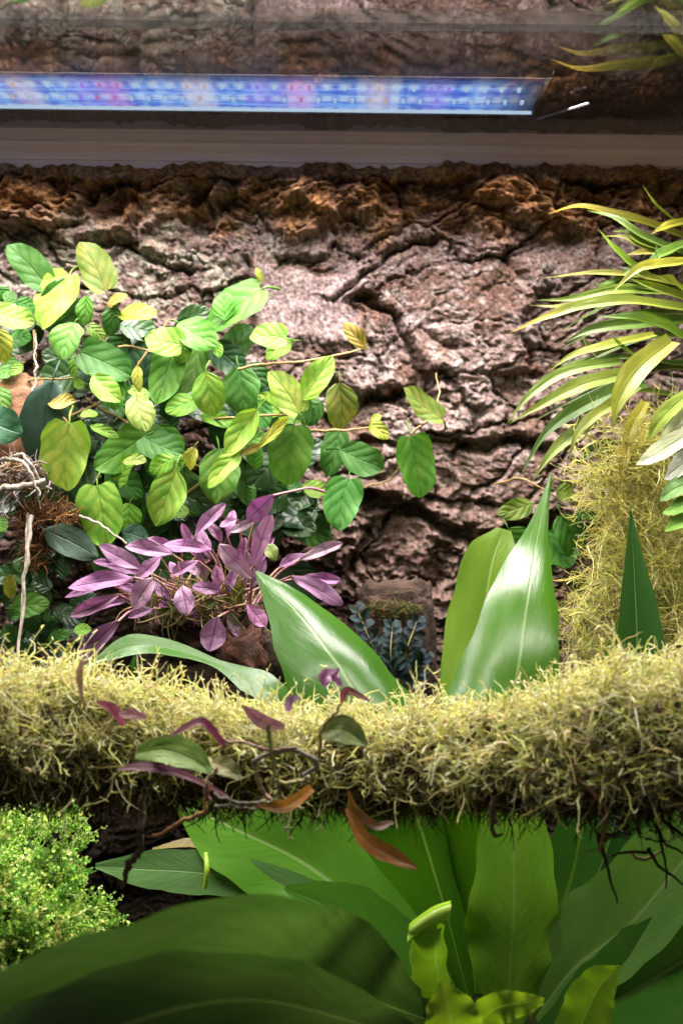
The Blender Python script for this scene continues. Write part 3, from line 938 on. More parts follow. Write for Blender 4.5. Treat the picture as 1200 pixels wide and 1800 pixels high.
# ================================================================ epiphyte on a tan cork plate, far left
epi = thing('waxy_leaved_epiphyte', 'dark waxy-leaved epiphyte with dangling pale roots on tan cork at the left edge', 'plant', tuple(P(30, 860, -.05)))
for b, t_, w_, Yv, c in [((92, 672), (70, 822), 84, -.062, (.03, .075, .05)), ((-24, 735), (36, 760), 70, -.075, (.03, .10, .05)),
                         ((80, 932), (172, 978), 54, -.07, (.06, .11, .075)), ((215, 935), (262, 950), 40, -.05, (.05, .12, .07))]:
    leaf(epi, 'oval', b, t_, w_, Yv, c, 'hoya', nrm=(.15, -1, .15))


def lump(cx, cy, Y, rx, ry, rz, seed, amp=.25, freq=3.0, nu=40, nv=26, square=1.0, cols=None):
    """a rough stone-like body; radii in metres"""
    th = np.linspace(0, 2 * np.pi, nu, endpoint=False)[None]
    ph = np.linspace(.001, np.pi - .001, nv)[:, None]
    d = np.stack(np.broadcast_arrays(np.sin(ph) * np.cos(th), np.sin(ph) * np.sin(th), np.cos(ph)), -1)
    q = np.sign(d) * np.abs(d) ** square
    n_ = fbm(d[..., 0] * freq + d[..., 2] * 1.7 + seed, d[..., 1] * freq + d[..., 2] * 2.3 + seed, 4, seed) + .5 * ridged(d[..., 0] * freq * 2 + seed, d[..., 2] * freq * 2 + d[..., 1], 3, seed + 3) * .4
    c = np.array(P(cx, cy, Y))
    V = c + q * np.array([rx, ry, rz]) * (1 + amp * n_[..., None])
    i = np.arange(nv - 1)[:, None] * nu
    j = np.arange(nu)[None]
    j2 = (j + 1) % nu
    F = np.stack([i + j, i + nu + j, i + nu + j2, i + j2], -1).reshape(-1, 4)
    return V.reshape(-1, 3), F


V, F = lump(40, 740, -.035, .014, .012, .022, 5, .15, square=.7)
part('cork_plate', mesh_np('cork_plate', V, F), MAT['tan_cork'], epi)


# strands ---------------------------------------------------------------------
def strands(P0, dirs, length, r0, k=5, curl=.5, grav=0.0, sides=3, tones=None, taper=.35, seed=0):
    rs = np.random.default_rng(seed)
    n = len(P0)
    step = (length / k)[:, None]
    d = unit(dirs)
    pts = [P0]
    bend = rs.normal(0, curl, (n, 3))
    for q in range(k):
        d = unit(d + bend * .6 + rs.normal(0, curl * .6, (n, 3)) + np.array([0, 0, grav]))
        pts.append(pts[-1] + d * step)
    pts = np.stack(pts, 1)                                  # n, k+1, 3
    T = unit(np.gradient(pts, axis=1))
    A = unit(np.cross(T, np.array([.31, .2, .93])))
    B = np.cross(T, A)
    rr = r0[:, None] * np.linspace(1, taper, k + 1)[None]
    ang = np.arange(sides) * 2 * np.pi / sides
    V = pts[:, :, None] + rr[:, :, None, None] * (np.cos(ang)[None, None, :, None] * A[:, :, None] + np.sin(ang)[None, None, :, None] * B[:, :, None])
    base = (np.arange(n) * (k + 1) * sides)[:, None, None]
    i = (np.arange(k) * sides)[None, :, None]
    j = np.arange(sides)[None, None]
    j2 = (j + 1) % sides
    F = np.stack(np.broadcast_arrays(base + i + j, base + i + j2, base + i + sides + j2, base + i + sides + j), -1).reshape(-1, 4)
    tn = None if tones is None else np.repeat(tones, (k + 1) * sides, axis=0)
    return V.reshape(-1, 3), F, tn, pts


def join(*vf):
    Vs, Fs, Ts, o = [], [], [], 0
    for v, f, t in vf:
        Vs.append(v)
        Fs.append(f + o)
        Ts.append(t)
        o += len(v)
    return np.concatenate(Vs), np.concatenate(Fs), np.concatenate(Ts)


def palette(n, cols, wts, jit=.15, seed=0):
    rs = np.random.default_rng(seed)
    c = np.array(cols)[rs.choice(len(cols), n, p=np.array(wts) / sum(wts))]
    return np.clip(c * (1 + rs.normal(0, jit, (n, 1))) * (1 + rs.normal(0, .05, (n, 3))), .004, .95)


def px_cloud(n, cx, cy, rx, ry, Y, dY, seed):
    rs = np.random.default_rng(seed)
    a = rs.uniform(0, 2 * np.pi, n)
    r = np.sqrt(rs.uniform(0, 1, n))
    X = cx + rx * r * np.cos(a)
    Z = cy + ry * r * np.sin(a)
    Yy = Y + rs.uniform(-dY, dY, n)
    return np.array([P(*q) for q in zip(X, Z, Yy)])


# fibre bundle and pale roots of the epiphyte
p0 = np.concatenate([px_cloud(500, 85, 910, 50, 24, -.055, .012, 1), px_cloud(260, 62, 950, 18, 50, -.055, .01, 2)])
V, F, T, _ = strands(p0, rng.normal(0, 1, p0.shape) * [1, .6, .5], rng.uniform(.006, .014, len(p0)), rng.uniform(.0003, .0006, len(p0)), 4, .8, -.1, 3,
                     palette(len(p0), [(.22, .10, .035), (.36, .2, .07), (.12, .06, .03)], [3, 2, 2]))
part('fibre_bundle', mesh_np('fibre_bundle', V, F, T), MAT['moss'], epi, kind='stuff')
p0 = px_cloud(260, 35, 840, 55, 30, -.06, .012, 3)
V, F, T, _ = strands(p0, rng.normal(0, 1, p0.shape) * [1.5, .6, .5], rng.uniform(.008, .018, len(p0)), rng.uniform(.0004, .0009, len(p0)), 4, .6, -.05, 4,
                     palette(len(p0), [(.36, .32, .28), (.22, .19, .16), (.3, .22, .12)], [3, 2, 2]))
part('root_mat', mesh_np('root_mat', V, F, T), MAT['moss'], epi, kind='stuff')
for pts, r in [([(54, 905, -.075), (50, 970, -.085), (40, 1060, -.09), (30, 1185, -.1)], 4.2), ([(50, 900, -.07), (45, 1000, -.08), (38, 1100, -.09)], 2.4),
               ([(0, 815, -.07), (40, 800, -.08), (75, 850, -.08)], 3.5), ([(60, 700, -.06), (64, 640, -.055), (62, 585, -.05)], 2.2),
               ([(0, 862, -.075), (30, 855, -.085), (80, 848, -.08)], 7), ([(5, 805, -.075), (45, 815, -.085), (70, 870, -.085)], 4)]:
    tube('root', pts, [r, r * .8, r * .6], MAT['root'], epi, n=30, jitter=.0005)

# ================================================================ purple plant
pur = thing('purple_leaved_orchid', 'clump of purple lance-leaved orchid in front of the bark', 'orchid', tuple(P(350, 1100, -.09)))
PU = [(.42, .22, .39), (.47, .27, .43), (.32, .16, .29), (.49, .26, .40), (.40, .25, .33), (.27, .12, .24)]


def r5(x, y):
    return (x / 2, 820 + y / 2)


CROWN = (660, 520)
for i, (tx, ty, bx, by, w_, ly) in enumerate([
        (345, 282, 495, 358, 72, 3), (440, 278, 605, 308, 62, 2), (238, 415, 470, 390, 76, 4), (246, 528, 420, 452, 56, 4), (462, 494, 540, 392, 88, 5),
        (262, 690, 415, 545, 84, 5), (572, 266, 745, 292, 56, 3), (778, 128, 682, 250, 56, 3), (866, 194, 960, 102, 82, 4), (945, 172, 892, 350, 72, 5),
        (770, 275, 885, 392, 76, 5), (678, 418, 780, 438, 50, 5), (598, 384, 698, 332, 48, 4), (656, 516, 638, 420, 80, 5), (738, 650, 765, 530, 102, 5),
        (932, 562, 868, 484, 66, 5), (1204, 268, 1055, 328, 52, 3), (982, 352, 1075, 308, 46, 2), (1208, 478, 1025, 385, 74, 3), (485, 392, 565, 318, 54, 3),
        (545, 455, 615, 435, 64, 3), (735, 198, 780, 262, 42, 2), (805, 234, 900, 186, 38, 3), (226, 455, 380, 412, 34, 3), (775, 205, 835, 185, 34, 2),
        (1200, 400, 1050, 392, 50, 2), (440, 470, 470, 400, 46, 2), (840, 600, 800, 520, 44, 3), (700, 380, 660, 350, 40, 2), (380, 345, 520, 372, 44, 2), (300, 500, 450, 470, 40, 2),
        (520, 250, 640, 300, 40, 1), (610, 470, 590, 400, 44, 2), (860, 250, 850, 340, 40, 2), (980, 430, 920, 400, 46, 2), (700, 560, 690, 500, 44, 3), (560, 500, 610, 470, 40, 3),
        (1090, 470, 990, 440, 40, 2), (700, 210, 740, 330, 44, 1), (640, 200, 690, 320, 40, 1), (870, 300, 860, 420, 48, 3), (820, 360, 800, 450, 44, 4), (930, 330, 880, 430, 44, 3),
        (600, 330, 640, 410, 42, 2), (540, 400, 600, 470, 44, 4), (760, 350, 770, 430, 44, 4), (700, 300, 720, 400, 40, 2), (420, 420, 540, 450, 44, 3), (960, 250, 900, 360, 40, 2), (450, 530, 540, 500, 40, 4), (330, 330, 440, 350, 34, 1), (820, 150, 800, 250, 40, 2)]):
    Yv = -.062 - .007 * ly
    c = PU[i % 6]
    leaf(pur, 'lance', r5(bx, by), r5(tx, ty), w_ / 2 * .92, Yv, c, 'purple', nrm=(random.uniform(-.3, .3), -1, random.uniform(.2, .7)))
    # each leaf on its own stalk from the crown
    bp = r5(bx, by)
    if i == 8:
        st = [(*bp, Yv), (520, 862, -.085), (545, 858, -.08), (570, 864, -.07)]
    else:
        cr = r5(CROWN[0] + random.uniform(-110, 160) + (bx - 660) * .25, CROWN[1] + random.uniform(-25, 40))
        st = [(*bp, Yv), ((bp[0] * .5 + cr[0] * .5) + random.uniform(-6, 6), min(bp[1], cr[1]) + abs(bp[1] - cr[1]) * .35 - 4, Yv + .008), (*cr, -.08)]
    tube('stalk', st, [2.2, 2.4, 2.6], MAT['purple_stem'], pur, n=14, sides=6)
for b, t_, w_, c in [((790, 480), (840, 390), 60, (.27, .22, .09)), ((830, 510), (850, 400), 40, (.22, .20, .08)), ((860, 470), (800, 470), 40, (.20, .26, .06)),
                     ((700, 500), (760, 470), 40, (.16, .22, .05)), ((830, 590), (810, 500), 40, (.30, .22, .17)), ((970, 330), (940, 270), 50, (.25, .33, .08)),
                     ((560, 520), (610, 490), 40, (.20, .26, .09)), ((480, 500), (540, 510), 36, (.30, .33, .30))]:
    leaf(pur, 'lance', r5(*b), r5(*t_), w_ / 2, -.085, c, 'strap')
# bulbs, old stalks and thready roots at the heart of the clump
p0 = px_cloud(260, 345, 1065, 110, 26, -.078, .012, 9)
V, F, T, _ = strands(p0, rng.normal(0, 1, p0.shape) * [.7, .5, 1] + [0, -.2, .5], rng.uniform(.008, .022, len(p0)), rng.uniform(.0003, .0007, len(p0)), 5, .35, .05, 4,
                     palette(len(p0), [(.36, .27, .12), (.25, .15, .07), (.30, .15, .17), (.22, .26, .07)], [3, 3, 2, 2]))
part('old_stalks', mesh_np('old_stalks', V, F, T), MAT['moss'], pur, kind='stuff')

mound = thing('cork_mound', 'dark reddish cork mound under the purple orchid', 'cork', tuple(P(380, 1200, -.07)))
V, F = lump(385, 1180, -.055, .042, .026, .030, 12, .3, 4, 60, 40, .85)
part('lump', mesh_np('lump', V, F), MAT['soil'], mound)
V, F = lump(425, 1150, -.078, .011, .010, .012, 15, .35, 4, 36, 24, .7)
part('chip', mesh_np('chip', V, F), plain_material('red_bark_chip', (.14, .055, .035), (.07, .035, .025), 120, .85, .002, bscale=300), mound)
V, F = lump(475, 1160, -.07, .010, .010, .016, 17, .35, 4, 36, 24, .7)
part('chip', mesh_np('chip', V, F), MAT['cork'], mound)

# ================================================================ cork block with the dark fern
blk = thing('cork_block', 'squarish brown cork block standing between the two large fern fronds', 'cork', tuple(P(690, 1210, -.05)))
V, F = lump(692, 1140, -.028, .0200, .018, .034, 22, .12, 3, 60, 46, .38)
part('block', mesh_np('block', V, F), MAT['cork'], blk)
p0 = px_cloud(350, 690, 1072, 52, 14, -.049, .003, 19)
V, F, T, _ = strands(p0, rng.normal(0, 1, p0.shape) + [0, -.5, .5], rng.uniform(.002, .005, len(p0)), rng.uniform(.0002, .0004, len(p0)), 3, .6, 0, 3,
                     palette(len(p0), [(.16, .17, .04), (.22, .13, .05), (.08, .1, .03)], [3, 2, 2]))
part('moss_tuft', mesh_np('moss_tuft', V, F, T), MAT['moss'], blk, kind='stuff')
df = thing('dark_blue_fern', 'small dark blue-green fern with pinnate leaves in front of the cork block', 'fern', tuple(P(680, 1200, -.055)))
for sx, sy, tx, ty in [(690, 1200, 625, 1065), (700, 1205, 735, 1085), (690, 1205, 690, 1095), (665, 1210, 640, 1120), (715, 1215, 748, 1150)]:
    rach = [(sx, sy, -.055), ((sx + tx) / 2 - 4, (sy + ty) / 2, -.064), (tx, ty, -.060)]
    tube('rachis', rach, [1.6, .8], MAT['green_stem'], df, n=12, sides=5)
    for k in range(1, 9):
        f = k / 8.5
        cx, cy = sx + (tx - sx) * f, sy + (ty - sy) * f
        L = 34 * (1 - .5 * f)
        al = math.atan2(ty - sy, tx - sx)
        for sg in (-1, 1):
            a = al + sg * .95
            leaf(df, 'lance', (cx, cy), (cx + L * math.cos(a), cy + L * math.sin(a)), 15, -.062, (.035, .065, .075), 'jewel', name='leaflet',
                 nrm=(random.uniform(-.2, .2), -1, random.uniform(.1, .6)))

# ================================================================ strap-leaved orchid, right
strap = thing('strap_leaved_orchid', 'strap-leaved orchid with arching yellow-green leaves at the right edge', 'orchid', tuple(P(1200, 700, -.06)))


def r4(x, y):
    return (800 + x / 3, 280 + y / 3)


for pts, w_, c, mt, Yv in [
        ([(490, 287), (650, 246), (850, 290), (1060, 350), (1230, 420)], 34, (.25, .31, .03), 'strap_yellow', -.034),
        ([(985, 135), (1050, 235), (1120, 300), (1220, 380)], 22, (.24, .40, .04), 'strap', -.045),
        ([(1028, 396), (1110, 352), (1230, 320)], 30, (.42, .52, .05), 'strap', -.05),
        ([(752, 368), (840, 470), (960, 580), (1130, 680)], 38, (.24, .48, .04), 'strap', -.06),
        ([(885, 505), (1000, 490), (1220, 480)], 26, (.30, .34, .06), 'strap', -.06),
        ([(818, 708), (950, 590), (1060, 560), (1230, 540)], 44, (.45, .55, .05), 'strap', -.095),
        ([(422, 745), (620, 735), (850, 690), (1150, 700)], 34, (.22, .42, .05), 'strap', -.07),
        ([(660, 720), (850, 660), (1150, 640)], 30, (.20, .40, .07), 'strap', -.06),
        ([(284, 916), (450, 845), (650, 780), (900, 750), (1230, 790)], 46, (.28, .46, .04), 'strap_yellow', -.10),
        ([(738, 832), (930, 835), (1090, 880), (1230, 960)], 58, (.20, .44, .04), 'strap', -.09),
        ([(565, 972), (720, 900), (1000, 860), (1200, 850)], 46, (.12, .27, .03), 'strap', -.07),
        ([(484, 1122), (620, 1035), (830, 975), (1050, 925)], 34, (.36, .50, .05), 'strap', -.09),
        ([(268, 1398), (400, 1235), (600, 1115), (870, 1065)], 40, (.22, .42, .06), 'strap', -.085),
        ([(280, 1396), (480, 1280), (690, 1180), (950, 1120)], 50, (.32, .52, .06), 'strap', -.10),
        ([(825, 1412), (860, 1270), (960, 1110), (1140, 960)], 78, (.42, .56, .06), 'strap', -.11),
        ([(328, 1692), (470, 1450), (640, 1320), (830, 1230), (1000, 1180)], 54, (.12, .30, .04), 'strap', -.08),
        ([(400, 1705), (500, 1560), (630, 1440), (830, 1280)], 44, (.28, .46, .06), 'strap', -.085),
        ([(593, 1612), (635, 1460), (720, 1365), (830, 1290), (960, 1200)], 42, (.36, .52, .06), 'strap', -.10),
        ([(655, 925), (720, 1010), (800, 1085)], 40, (.34, .48, .16), 'strap', -.06), ([(800, 905), (880, 990), (970, 1055)], 22, (.22, .44, .04), 'strap', -.085),
        ([(1060, 448), (1058, 500), (1070, 580)], 20, (.14, .38, .16), 'strap', -.08), ([(860, 566), (920, 590), (1010, 640)], 20, (.3, .44, .25), 'strap', -.07),
        ([(388, 770), (560, 775), (820, 740)], 18, (.34, .46, .12), 'strap', -.06), ([(1050, 610), (1140, 650), (1230, 720)], 50, (.33, .48, .05), 'strap', -.085),
        ([(900, 620), (1050, 680), (1230, 740)], 34, (.25, .40, .05), 'strap', -.07), ([(600, 1180), (760, 1150), (950, 1110)], 20, (.33, .33, .16), 'strap', -.075),
        ([(640, 1600), (740, 1530), (860, 1500)], 50, (.06, .17, .05), 'strap', -.06), ([(980, 560), (1090, 500), (1220, 440)], 40, (.14, .32, .04), 'strap', -.065),
        ([(900, 1560), (920, 1430), (1000, 1280)], 40, (.45, .52, .05), 'strap', -.09), ([(870, 1700), (890, 1560), (960, 1400)], 46, (.50, .48, .06), 'strap', -.085)]:
    n_ = len(pts)
    px = [(*r4(*p), Yv + .02 * (k / (n_ - 1)) - .006 * math.sin(math.pi * k / (n_ - 1))) for k, p in enumerate(pts)]
    q = w_ / 3 * .86
    blade('leaf', strap, px[::-1], [q * .7, q * .9, q, q * .92, q * .62, q * .25, 0.2], c, mt, nrm=(random.uniform(-.2, .1), -1, random.uniform(.3, .8)),
          fold=random.uniform(.25, .5), n=22, m=4, wave=.08)
# thinner leaves deeper in the tuft
for i in range(18):
    by = random.uniform(430, 760)
    ty = by + random.uniform(-60, 110) + (by - 560) * .35
    tx = random.uniform(915, 1040) + abs(by - 640) * .25
    q = random.uniform(5, 9)
    c = random.choice(((.16, .32, .04), (.22, .40, .05), (.12, .25, .035), (.30, .38, .05)))
    blade('leaf', strap, [(1225, by, -.04), (1130, by * .75 + ty * .25 - 18, -.055), ((tx + 1130) / 2, by * .35 + ty * .65 - 16, -.055), (tx, ty, -.048)],
          [q * .6, q, q, q * .8, q * .4, .2], c, 'strap', nrm=(random.uniform(-.2, .1), -1, random.uniform(.2, .8)), fold=.4, n=18, m=3, wave=.1)
# pale downy plant in front of the strap leaves
pal = thing('pale_downy_plant', 'pale silvery downy leaves half cut off at the right edge', 'plant', tuple(P(1200, 830, -.11)))
for pts, w_, c in [([(948, 1612), (1070, 1545), (1240, 1440)], 60, (.62, .64, .42)), ([(1095, 1690), (1180, 1620), (1290, 1540)], 66, (.66, .68, .58)),
                   ([(1085, 1455), (1140, 1370), (1260, 1210)], 56, (.58, .64, .34)), ([(1015, 1475), (1090, 1360), (1220, 1240)], 50, (.44, .56, .10)),
                   ([(1075, 1800), (1150, 1740), (1280, 1690)], 60, (.26, .44, .16)), ([(1150, 1480), (1200, 1400), (1280, 1330)], 60, (.66, .66, .48)),
                   ([(1090, 1860), (1150, 1840), (1260, 1800)], 50, (.22, .42, .08)), ([(1100, 1960), (1160, 1920), (1260, 1900)], 50, (.26, .48, .08)),
                   ([(1060, 1420), (1020, 1500), (980, 1400)], 1, (.4, .5, .1))]:
    if w_ < 2:
        continue
    px = [(*r4(*p), -.115 - .01 * k) for k, p in enumerate(pts)]
    q = w_ / 3
    blade('leaf', pal, px[::-1], [q * .6, q * .95, q, q * .85, q * .5, .3], c, 'hoya', nrm=(-.2, -1, .5), fold=.2, n=18, m=5)

# ================================================================ hanging moss, right
hm = thing('hanging_moss', 'shaggy yellow moss hanging down the bark at the right edge', 'moss', tuple(P(1120, 1150, -.06)))
clouds = [(260, 1050, 980, 60, 180, -.06, .02), (240, 1090, 800, 90, 70, -.075, .015), (1700, 1145, 970, 85, 185, -.05, .02), (700, 1085, 870, 60, 100, -.06, .018), (1100, 1180, 1000, 60, 180, -.065, .02), (500, 1045, 1090, 40, 80, -.05, .015),
          (500, 1150, 780, 60, 60, -.07, .015)]
P0 = np.concatenate([px_cloud(*q, 30 + i) for i, q in enumerate(clouds)])
rr = np.random.default_rng(4)
P0 = P0[fbm(P0[:, 0] * 65, P0[:, 2] * 65, 3, 600) > -.08]
n_ = len(P0)
V, F, T, pts = strands(P0, rr.normal(0, 1, (n_, 3)) * [1, .7, 1] + [0, -.5, -.1], rr.uniform(.008, .030, n_), rr.uniform(.00016, .00036, n_), 7, .36, -.04, 3,
                       palette(n_, [(.82, .78, .26), (.74, .72, .18), (.88, .85, .45), (.42, .48, .09), (.48, .36, .12)], [5, 4, 4, 2, .7], seed=1), seed=5)
# short side shoots give the strands their feathery look
bs = pts[:, 2:6].reshape(-1, 3)
sel = rr.choice(len(bs), 9000)
V2, F2, T2, _ = strands(bs[sel], rr.normal(0, 1, (9000, 3)), rr.uniform(.002, .006, 9000), rr.uniform(.00012, .00025, 9000), 2, .5, 0, 3,
                        palette(9000, [(.86, .82, .30), (.74, .72, .18), (.46, .50, .10)], [3, 3, 1], seed=2), seed=6)
V, F, T = join((V, F, T), (V2, F2, T2))
part('moss_strands', mesh_np('moss_strands', V, F, T), MAT['moss'], hm, kind='stuff')
V, F = lump(1185, 1000, -.012, .026, .012, .046, 33, .4, 3, 50, 40)
part('moss_core', mesh_np('moss_core', V, F), plain_material('moss_peat', (.32, .30, .08), (.17, .17, .04), 140, .95, .004, bscale=260), hm)

# ================================================================ bird's-nest fern
fern = thing('birds_nest_fern', 'large bird\'s-nest fern with broad glossy fronds rising behind the mossy branch', 'fern', tuple(P(840, 1760, -.17)))
GR = {'b': (.14, .38, .032), 'g': (.12, .34, .035), 'd': (.085, .26, .03), 'l': (.32, .68, .05), 's': (.19, .40, .085)}
FR = 'frond'
# tall front frond and the one folded behind it
blade(FR, fern, [(850, 1780, -.165), (866, 1560, -.172), (884, 1330, -.196), (908, 1190, -.186), (926, 1060, -.162), (943, 950, -.130), (970, 828, -.108)],
      [8, 40, 88, 118, 116, 98, 74, 46, 16, .5], (.085, .24, .014), 'frond', nrm=[(.0, -1, .5), (-.05, -1, .55), (.05, -1, .6)], fold=.0, droop=.48, wave=.04, n=44, m=12,
      wr=[8, 40, 84, 100, 88, 72, 54, 34, 12, .5])
blade(FR, fern, [(840, 1780, -.16), (836, 1560, -.145), (838, 1300, -.125), (846, 1130, -.105), (862, 1000, -.095), (885, 930, -.09)], [8, 36, 64, 70, 66, 60, 48, 14],
      (.20, .36, .035), 'frond', nrm=(-.25, -1, .35), fold=.1, wave=.05, n=36, m=8)
# the broad one to the left
blade(FR, fern, [(830, 1780, -.165), (770, 1560, -.172), (695, 1335, -.198), (605, 1185, -.182), (530, 1085, -.154), (450, 1004, -.132)],
      [8, 40, 92, 112, 104, 78, 44, 3], (.065, .20, .016), 'frond', nrm=[(.1, -1, .5), (.1, -1, .75), (.1, -.9, .95)], fold=.0, droop=.48, wave=.04, n=40, m=12,
      wr=[8, 40, 90, 106, 96, 74, 46, 3])
# dark pointed one, right
blade(FR, fern, [(900, 1790, -.165), (1040, 1560, -.155), (1105, 1330, -.145), (1118, 1160, -.13), (1114, 1020, -.12), (1107, 892, -.11)], [8, 34, 58, 60, 52, 36, 17, .5], (.05, .155, .03),
      'frond', nrm=(.15, -1, .25), fold=.45, n=34, m=8)
blade(FR, fern, [(900, 1790, -.16), (1020, 1560, -.14), (1068, 1330, -.125), (1075, 1180, -.115), (1090, 1080, -.11)], [8, 20, 30, 28, 18, 2], (.16, .30, .03), 'frond', nrm=(-.4, -1, .2), n=24, m=5)
# small arching frond, left of it
blade(FR, fern, [(560, 1300, -.15), (480, 1222, -.14), (420, 1186, -.13), (330, 1148, -.13), (240, 1134, -.14), (160, 1166, -.15)], [26, 28, 30, 12, 20, 22, 2], (.075, .23, .02), 'frond',
      nrm=[(0, -1, .9), (0, -.6, 1), (0, -1, .6)], fold=.1, n=34, m=6)
# below the branch
blade(FR, fern, [(770, 1740, -.17), (660, 1620, -.155), (540, 1520, -.14), (410, 1455, -.13), (300, 1400, -.12)], [40, 92, 112, 96, 66, 4], GR['b'], 'frond',
      nrm=[(.2, -1, .3), (.15, -1, .35)], fold=.12, wave=.04, n=34, m=10)
blade(FR, fern, [(800, 1740, -.15), (775, 1600, -.13), (755, 1470, -.115), (740, 1340, -.10)], [40, 88, 108, 80, 30], GR['b'], 'frond', nrm=(0, -1, .4), fold=.14, n=30, m=10)
blade(FR, fern, [(892, 1800, -.200), (896, 1690, -.200), (902, 1590, -.200), (900, 1440, -.195), (892, 1330, -.185)], [26, 62, 84, 70, 50, 6], GR['l'], 'frond',
      nrm=[(0, -1, .2), (0, -1, .5)], fold=.1, wave=.05, n=36, m=10)
blade(FR, fern, [(960, 1740, -.15), (1010, 1600, -.13), (1022, 1480, -.12), (1030, 1350, -.11)], [30, 62, 62, 50, 4], GR['d'], 'frond', nrm=(.1, -1, .3), fold=.15, n=28, m=8)
blade(FR, fern, [(940, 1790, -.20), (1010, 1700, -.205), (1110, 1620, -.21), (1230, 1480, -.22), (1330, 1400, -.23)], [40, 76, 98, 92, 60, 4], GR['s'], 'frond',
      nrm=[(-.3, -1, .3), (-.35, -1, .5)], fold=.2, wave=.03, n=36, m=10, wr=[40, 58, 70, 66, 50, 4])
blade(FR, fern, [(960, 1830, -.21), (1080, 1760, -.215), (1200, 1690, -.22), (1330, 1600, -.23)], [30, 70, 92, 80, 4], GR['d'], 'frond', nrm=(-.2, -1, .5), fold=.2, n=28, m=8)
blade(FR, fern, [(1000, 1760, -.17), (1080, 1560, -.15), (1110, 1460, -.14), (1130, 1360, -.13)], [25, 50, 56, 50, 10], GR['l'], 'frond', nrm=(0, -1, .6), n=26, m=8)
blade(FR, fern, [(770, 1800, -.20), (690, 1690, -.20), (600, 1610, -.21), (500, 1560, -.22)], [40, 66, 76, 50, 4], GR['g'], 'frond', nrm=(.3, -1, .7), fold=.1, n=28, m=8)
# low, pale frond lying on the soil at the left
blade(FR, fern, [(560, 1570, -.15), (440, 1545, -.14), (330, 1532, -.135), (250, 1528, -.135), (168, 1522, -.13)], [20, 34, 38, 30, 4], (.20, .40, .13), 'frond',
      nrm=(0, -1, .35), fold=.08, n=28, m=7)
blade(FR, fern, [(420, 1500, -.12), (340, 1482, -.12), (268, 1492, -.12)], [6, 11, 2], (.33, .26, .05), 'frond', nrm=(0, -.7, 1), n=16, m=4)
# the two dark ones that arch towards the viewer
blade(FR, fern, [(770, 1800, -.22), (665, 1762, -.26), (545, 1700, -.30), (420, 1692, -.34), (240, 1755, -.38), (60, 1850, -.41), (-120, 1990, -.43)],
      [30, 62, 128, 132, 128, 150, 130], (.12, .235, .075), 'frond_under', nrm=[(.1, -.9, .4), (0, -1, -.25), (0, -1, -.2)], fold=-.08, wave=.06, n=46, m=12,
      wr=[30, 80, 120, 150, 170, 170, 130])
blade(FR, fern, [(740, 1840, -.22), (600, 1790, -.33), (420, 1760, -.37), (200, 1810, -.40), (-60, 1940, -.43)], [30, 70, 100, 125, 130], (.10, .185, .06), 'frond_under',
      nrm=(0, -1, -.25), fold=-.1, wave=.06, n=40, m=10)
# small bright ones at the bottom edge
blade(FR, fern, [(700, 1830, -.27), (630, 1785, -.28), (530, 1737, -.29)], [9, 11, 3], (.45, .75, .04), 'frond', nrm=(.1, -1, 1.2), fold=.3, n=16, m=4)
blade(FR, fern, [(600, 1900, -.30), (530, 1830, -.31), (440, 1800, -.32)], [40, 50, 10], (.06, .17, .02), 'frond', nrm=(.1, -1, .3), n=20, m=6)
blade(FR, fern, [(800, 1860, -.26), (790, 1790, -.262), (775, 1725, -.26)], [40, 56, 44, 6], (.48, .72, .05), 'frond', nrm=(.2, -1, .6), fold=.2, wave=.12, n=24, m=8)
blade(FR, fern, [(830, 1810, -.25), (870, 1775, -.255), (915, 1765, -.255), (955, 1760, -.25)], [26, 30, 26, 18, 6], (.48, .74, .05), 'frond', nrm=(0, -1, .3), fold=.1, wave=.3,
      wfreq=6, n=60, m=10)
blade(FR, fern, [(1010, 1830, -.23), (1050, 1740, -.235), (1090, 1700, -.24)], [40, 44, 30, 4], (.32, .56, .04), 'frond', nrm=(-.3, -1, .5), fold=.2, wave=.1, n=24, m=8)
V, F = lump(850, 1850, -.175, .030, .026, .022, 44, .10, 4, 50, 34)
part('crown', mesh_np('crown', V, F), plain_material('fern_crown', (.018, .024, .008), (.03, .045, .012), 200, .95, .002, bscale=300, spec=.03), fern)
# the young frond with a rolled tip
n1, m1 = 40, 24
Vv = []
for i in range(n1):
    u = i / (n1 - 1)
    c = np.array(P(756 - 2 * math.sin(u * 2) - 4 * u * u, 1745 - 118 * u, -.225 - .003 * u))
    s = SC(-.22)
    Rr = (34 * (1 - .15 * u)) * s
    for j in range(m1):
        a = math.pi * (.95 + 1.35 * j / (m1 - 1))
        Vv.append(c + np.array([Rr * math.cos(a) * (1 + .08 * math.sin(u * 14 + j * .3)), Rr * math.sin(a) * .8, 0]))
F = np.array([(i * m1 + j, i * m1 + j + 1, (i + 1) * m1 + j + 1, (i + 1) * m1 + j) for i in range(n1 - 1) for j in range(m1 - 1)])
uv = np.array([(j / (m1 - 1), i / (n1 - 1)) for i in range(n1) for j in range(m1)])
yf = part('young_frond', mesh_np('young_frond', np.array(Vv), F, uv=uv), MAT['frond'], fern, color=(.24, .42, .03), label='young frond with a rolled tip')
Vv = []
n1, m1 = 60, 14
for i in range(n1):                       # the roll: a spiral sheet across the top
    th = i / (n1 - 1) * 4.2 * math.pi
    r = (20 - 10.5 * i / (n1 - 1)) * SC(-.23)
    for j in range(m1):
        v = j / (m1 - 1)
        ax = P(718 + 72 * v, 1640 - 38 * v - 5 * math.sin(v * 3), -.232)
        Vv.append(np.array(ax) + np.array([.15 * r * math.cos(th), r * math.sin(th), r * math.cos(th)]) * (1 - .25 * abs(v - .6)))
F = np.array([(i * m1 + j, i * m1 + j + 1, (i + 1) * m1 + j + 1, (i + 1) * m1 + j) for i in range(n1 - 1) for j in range(m1 - 1)])
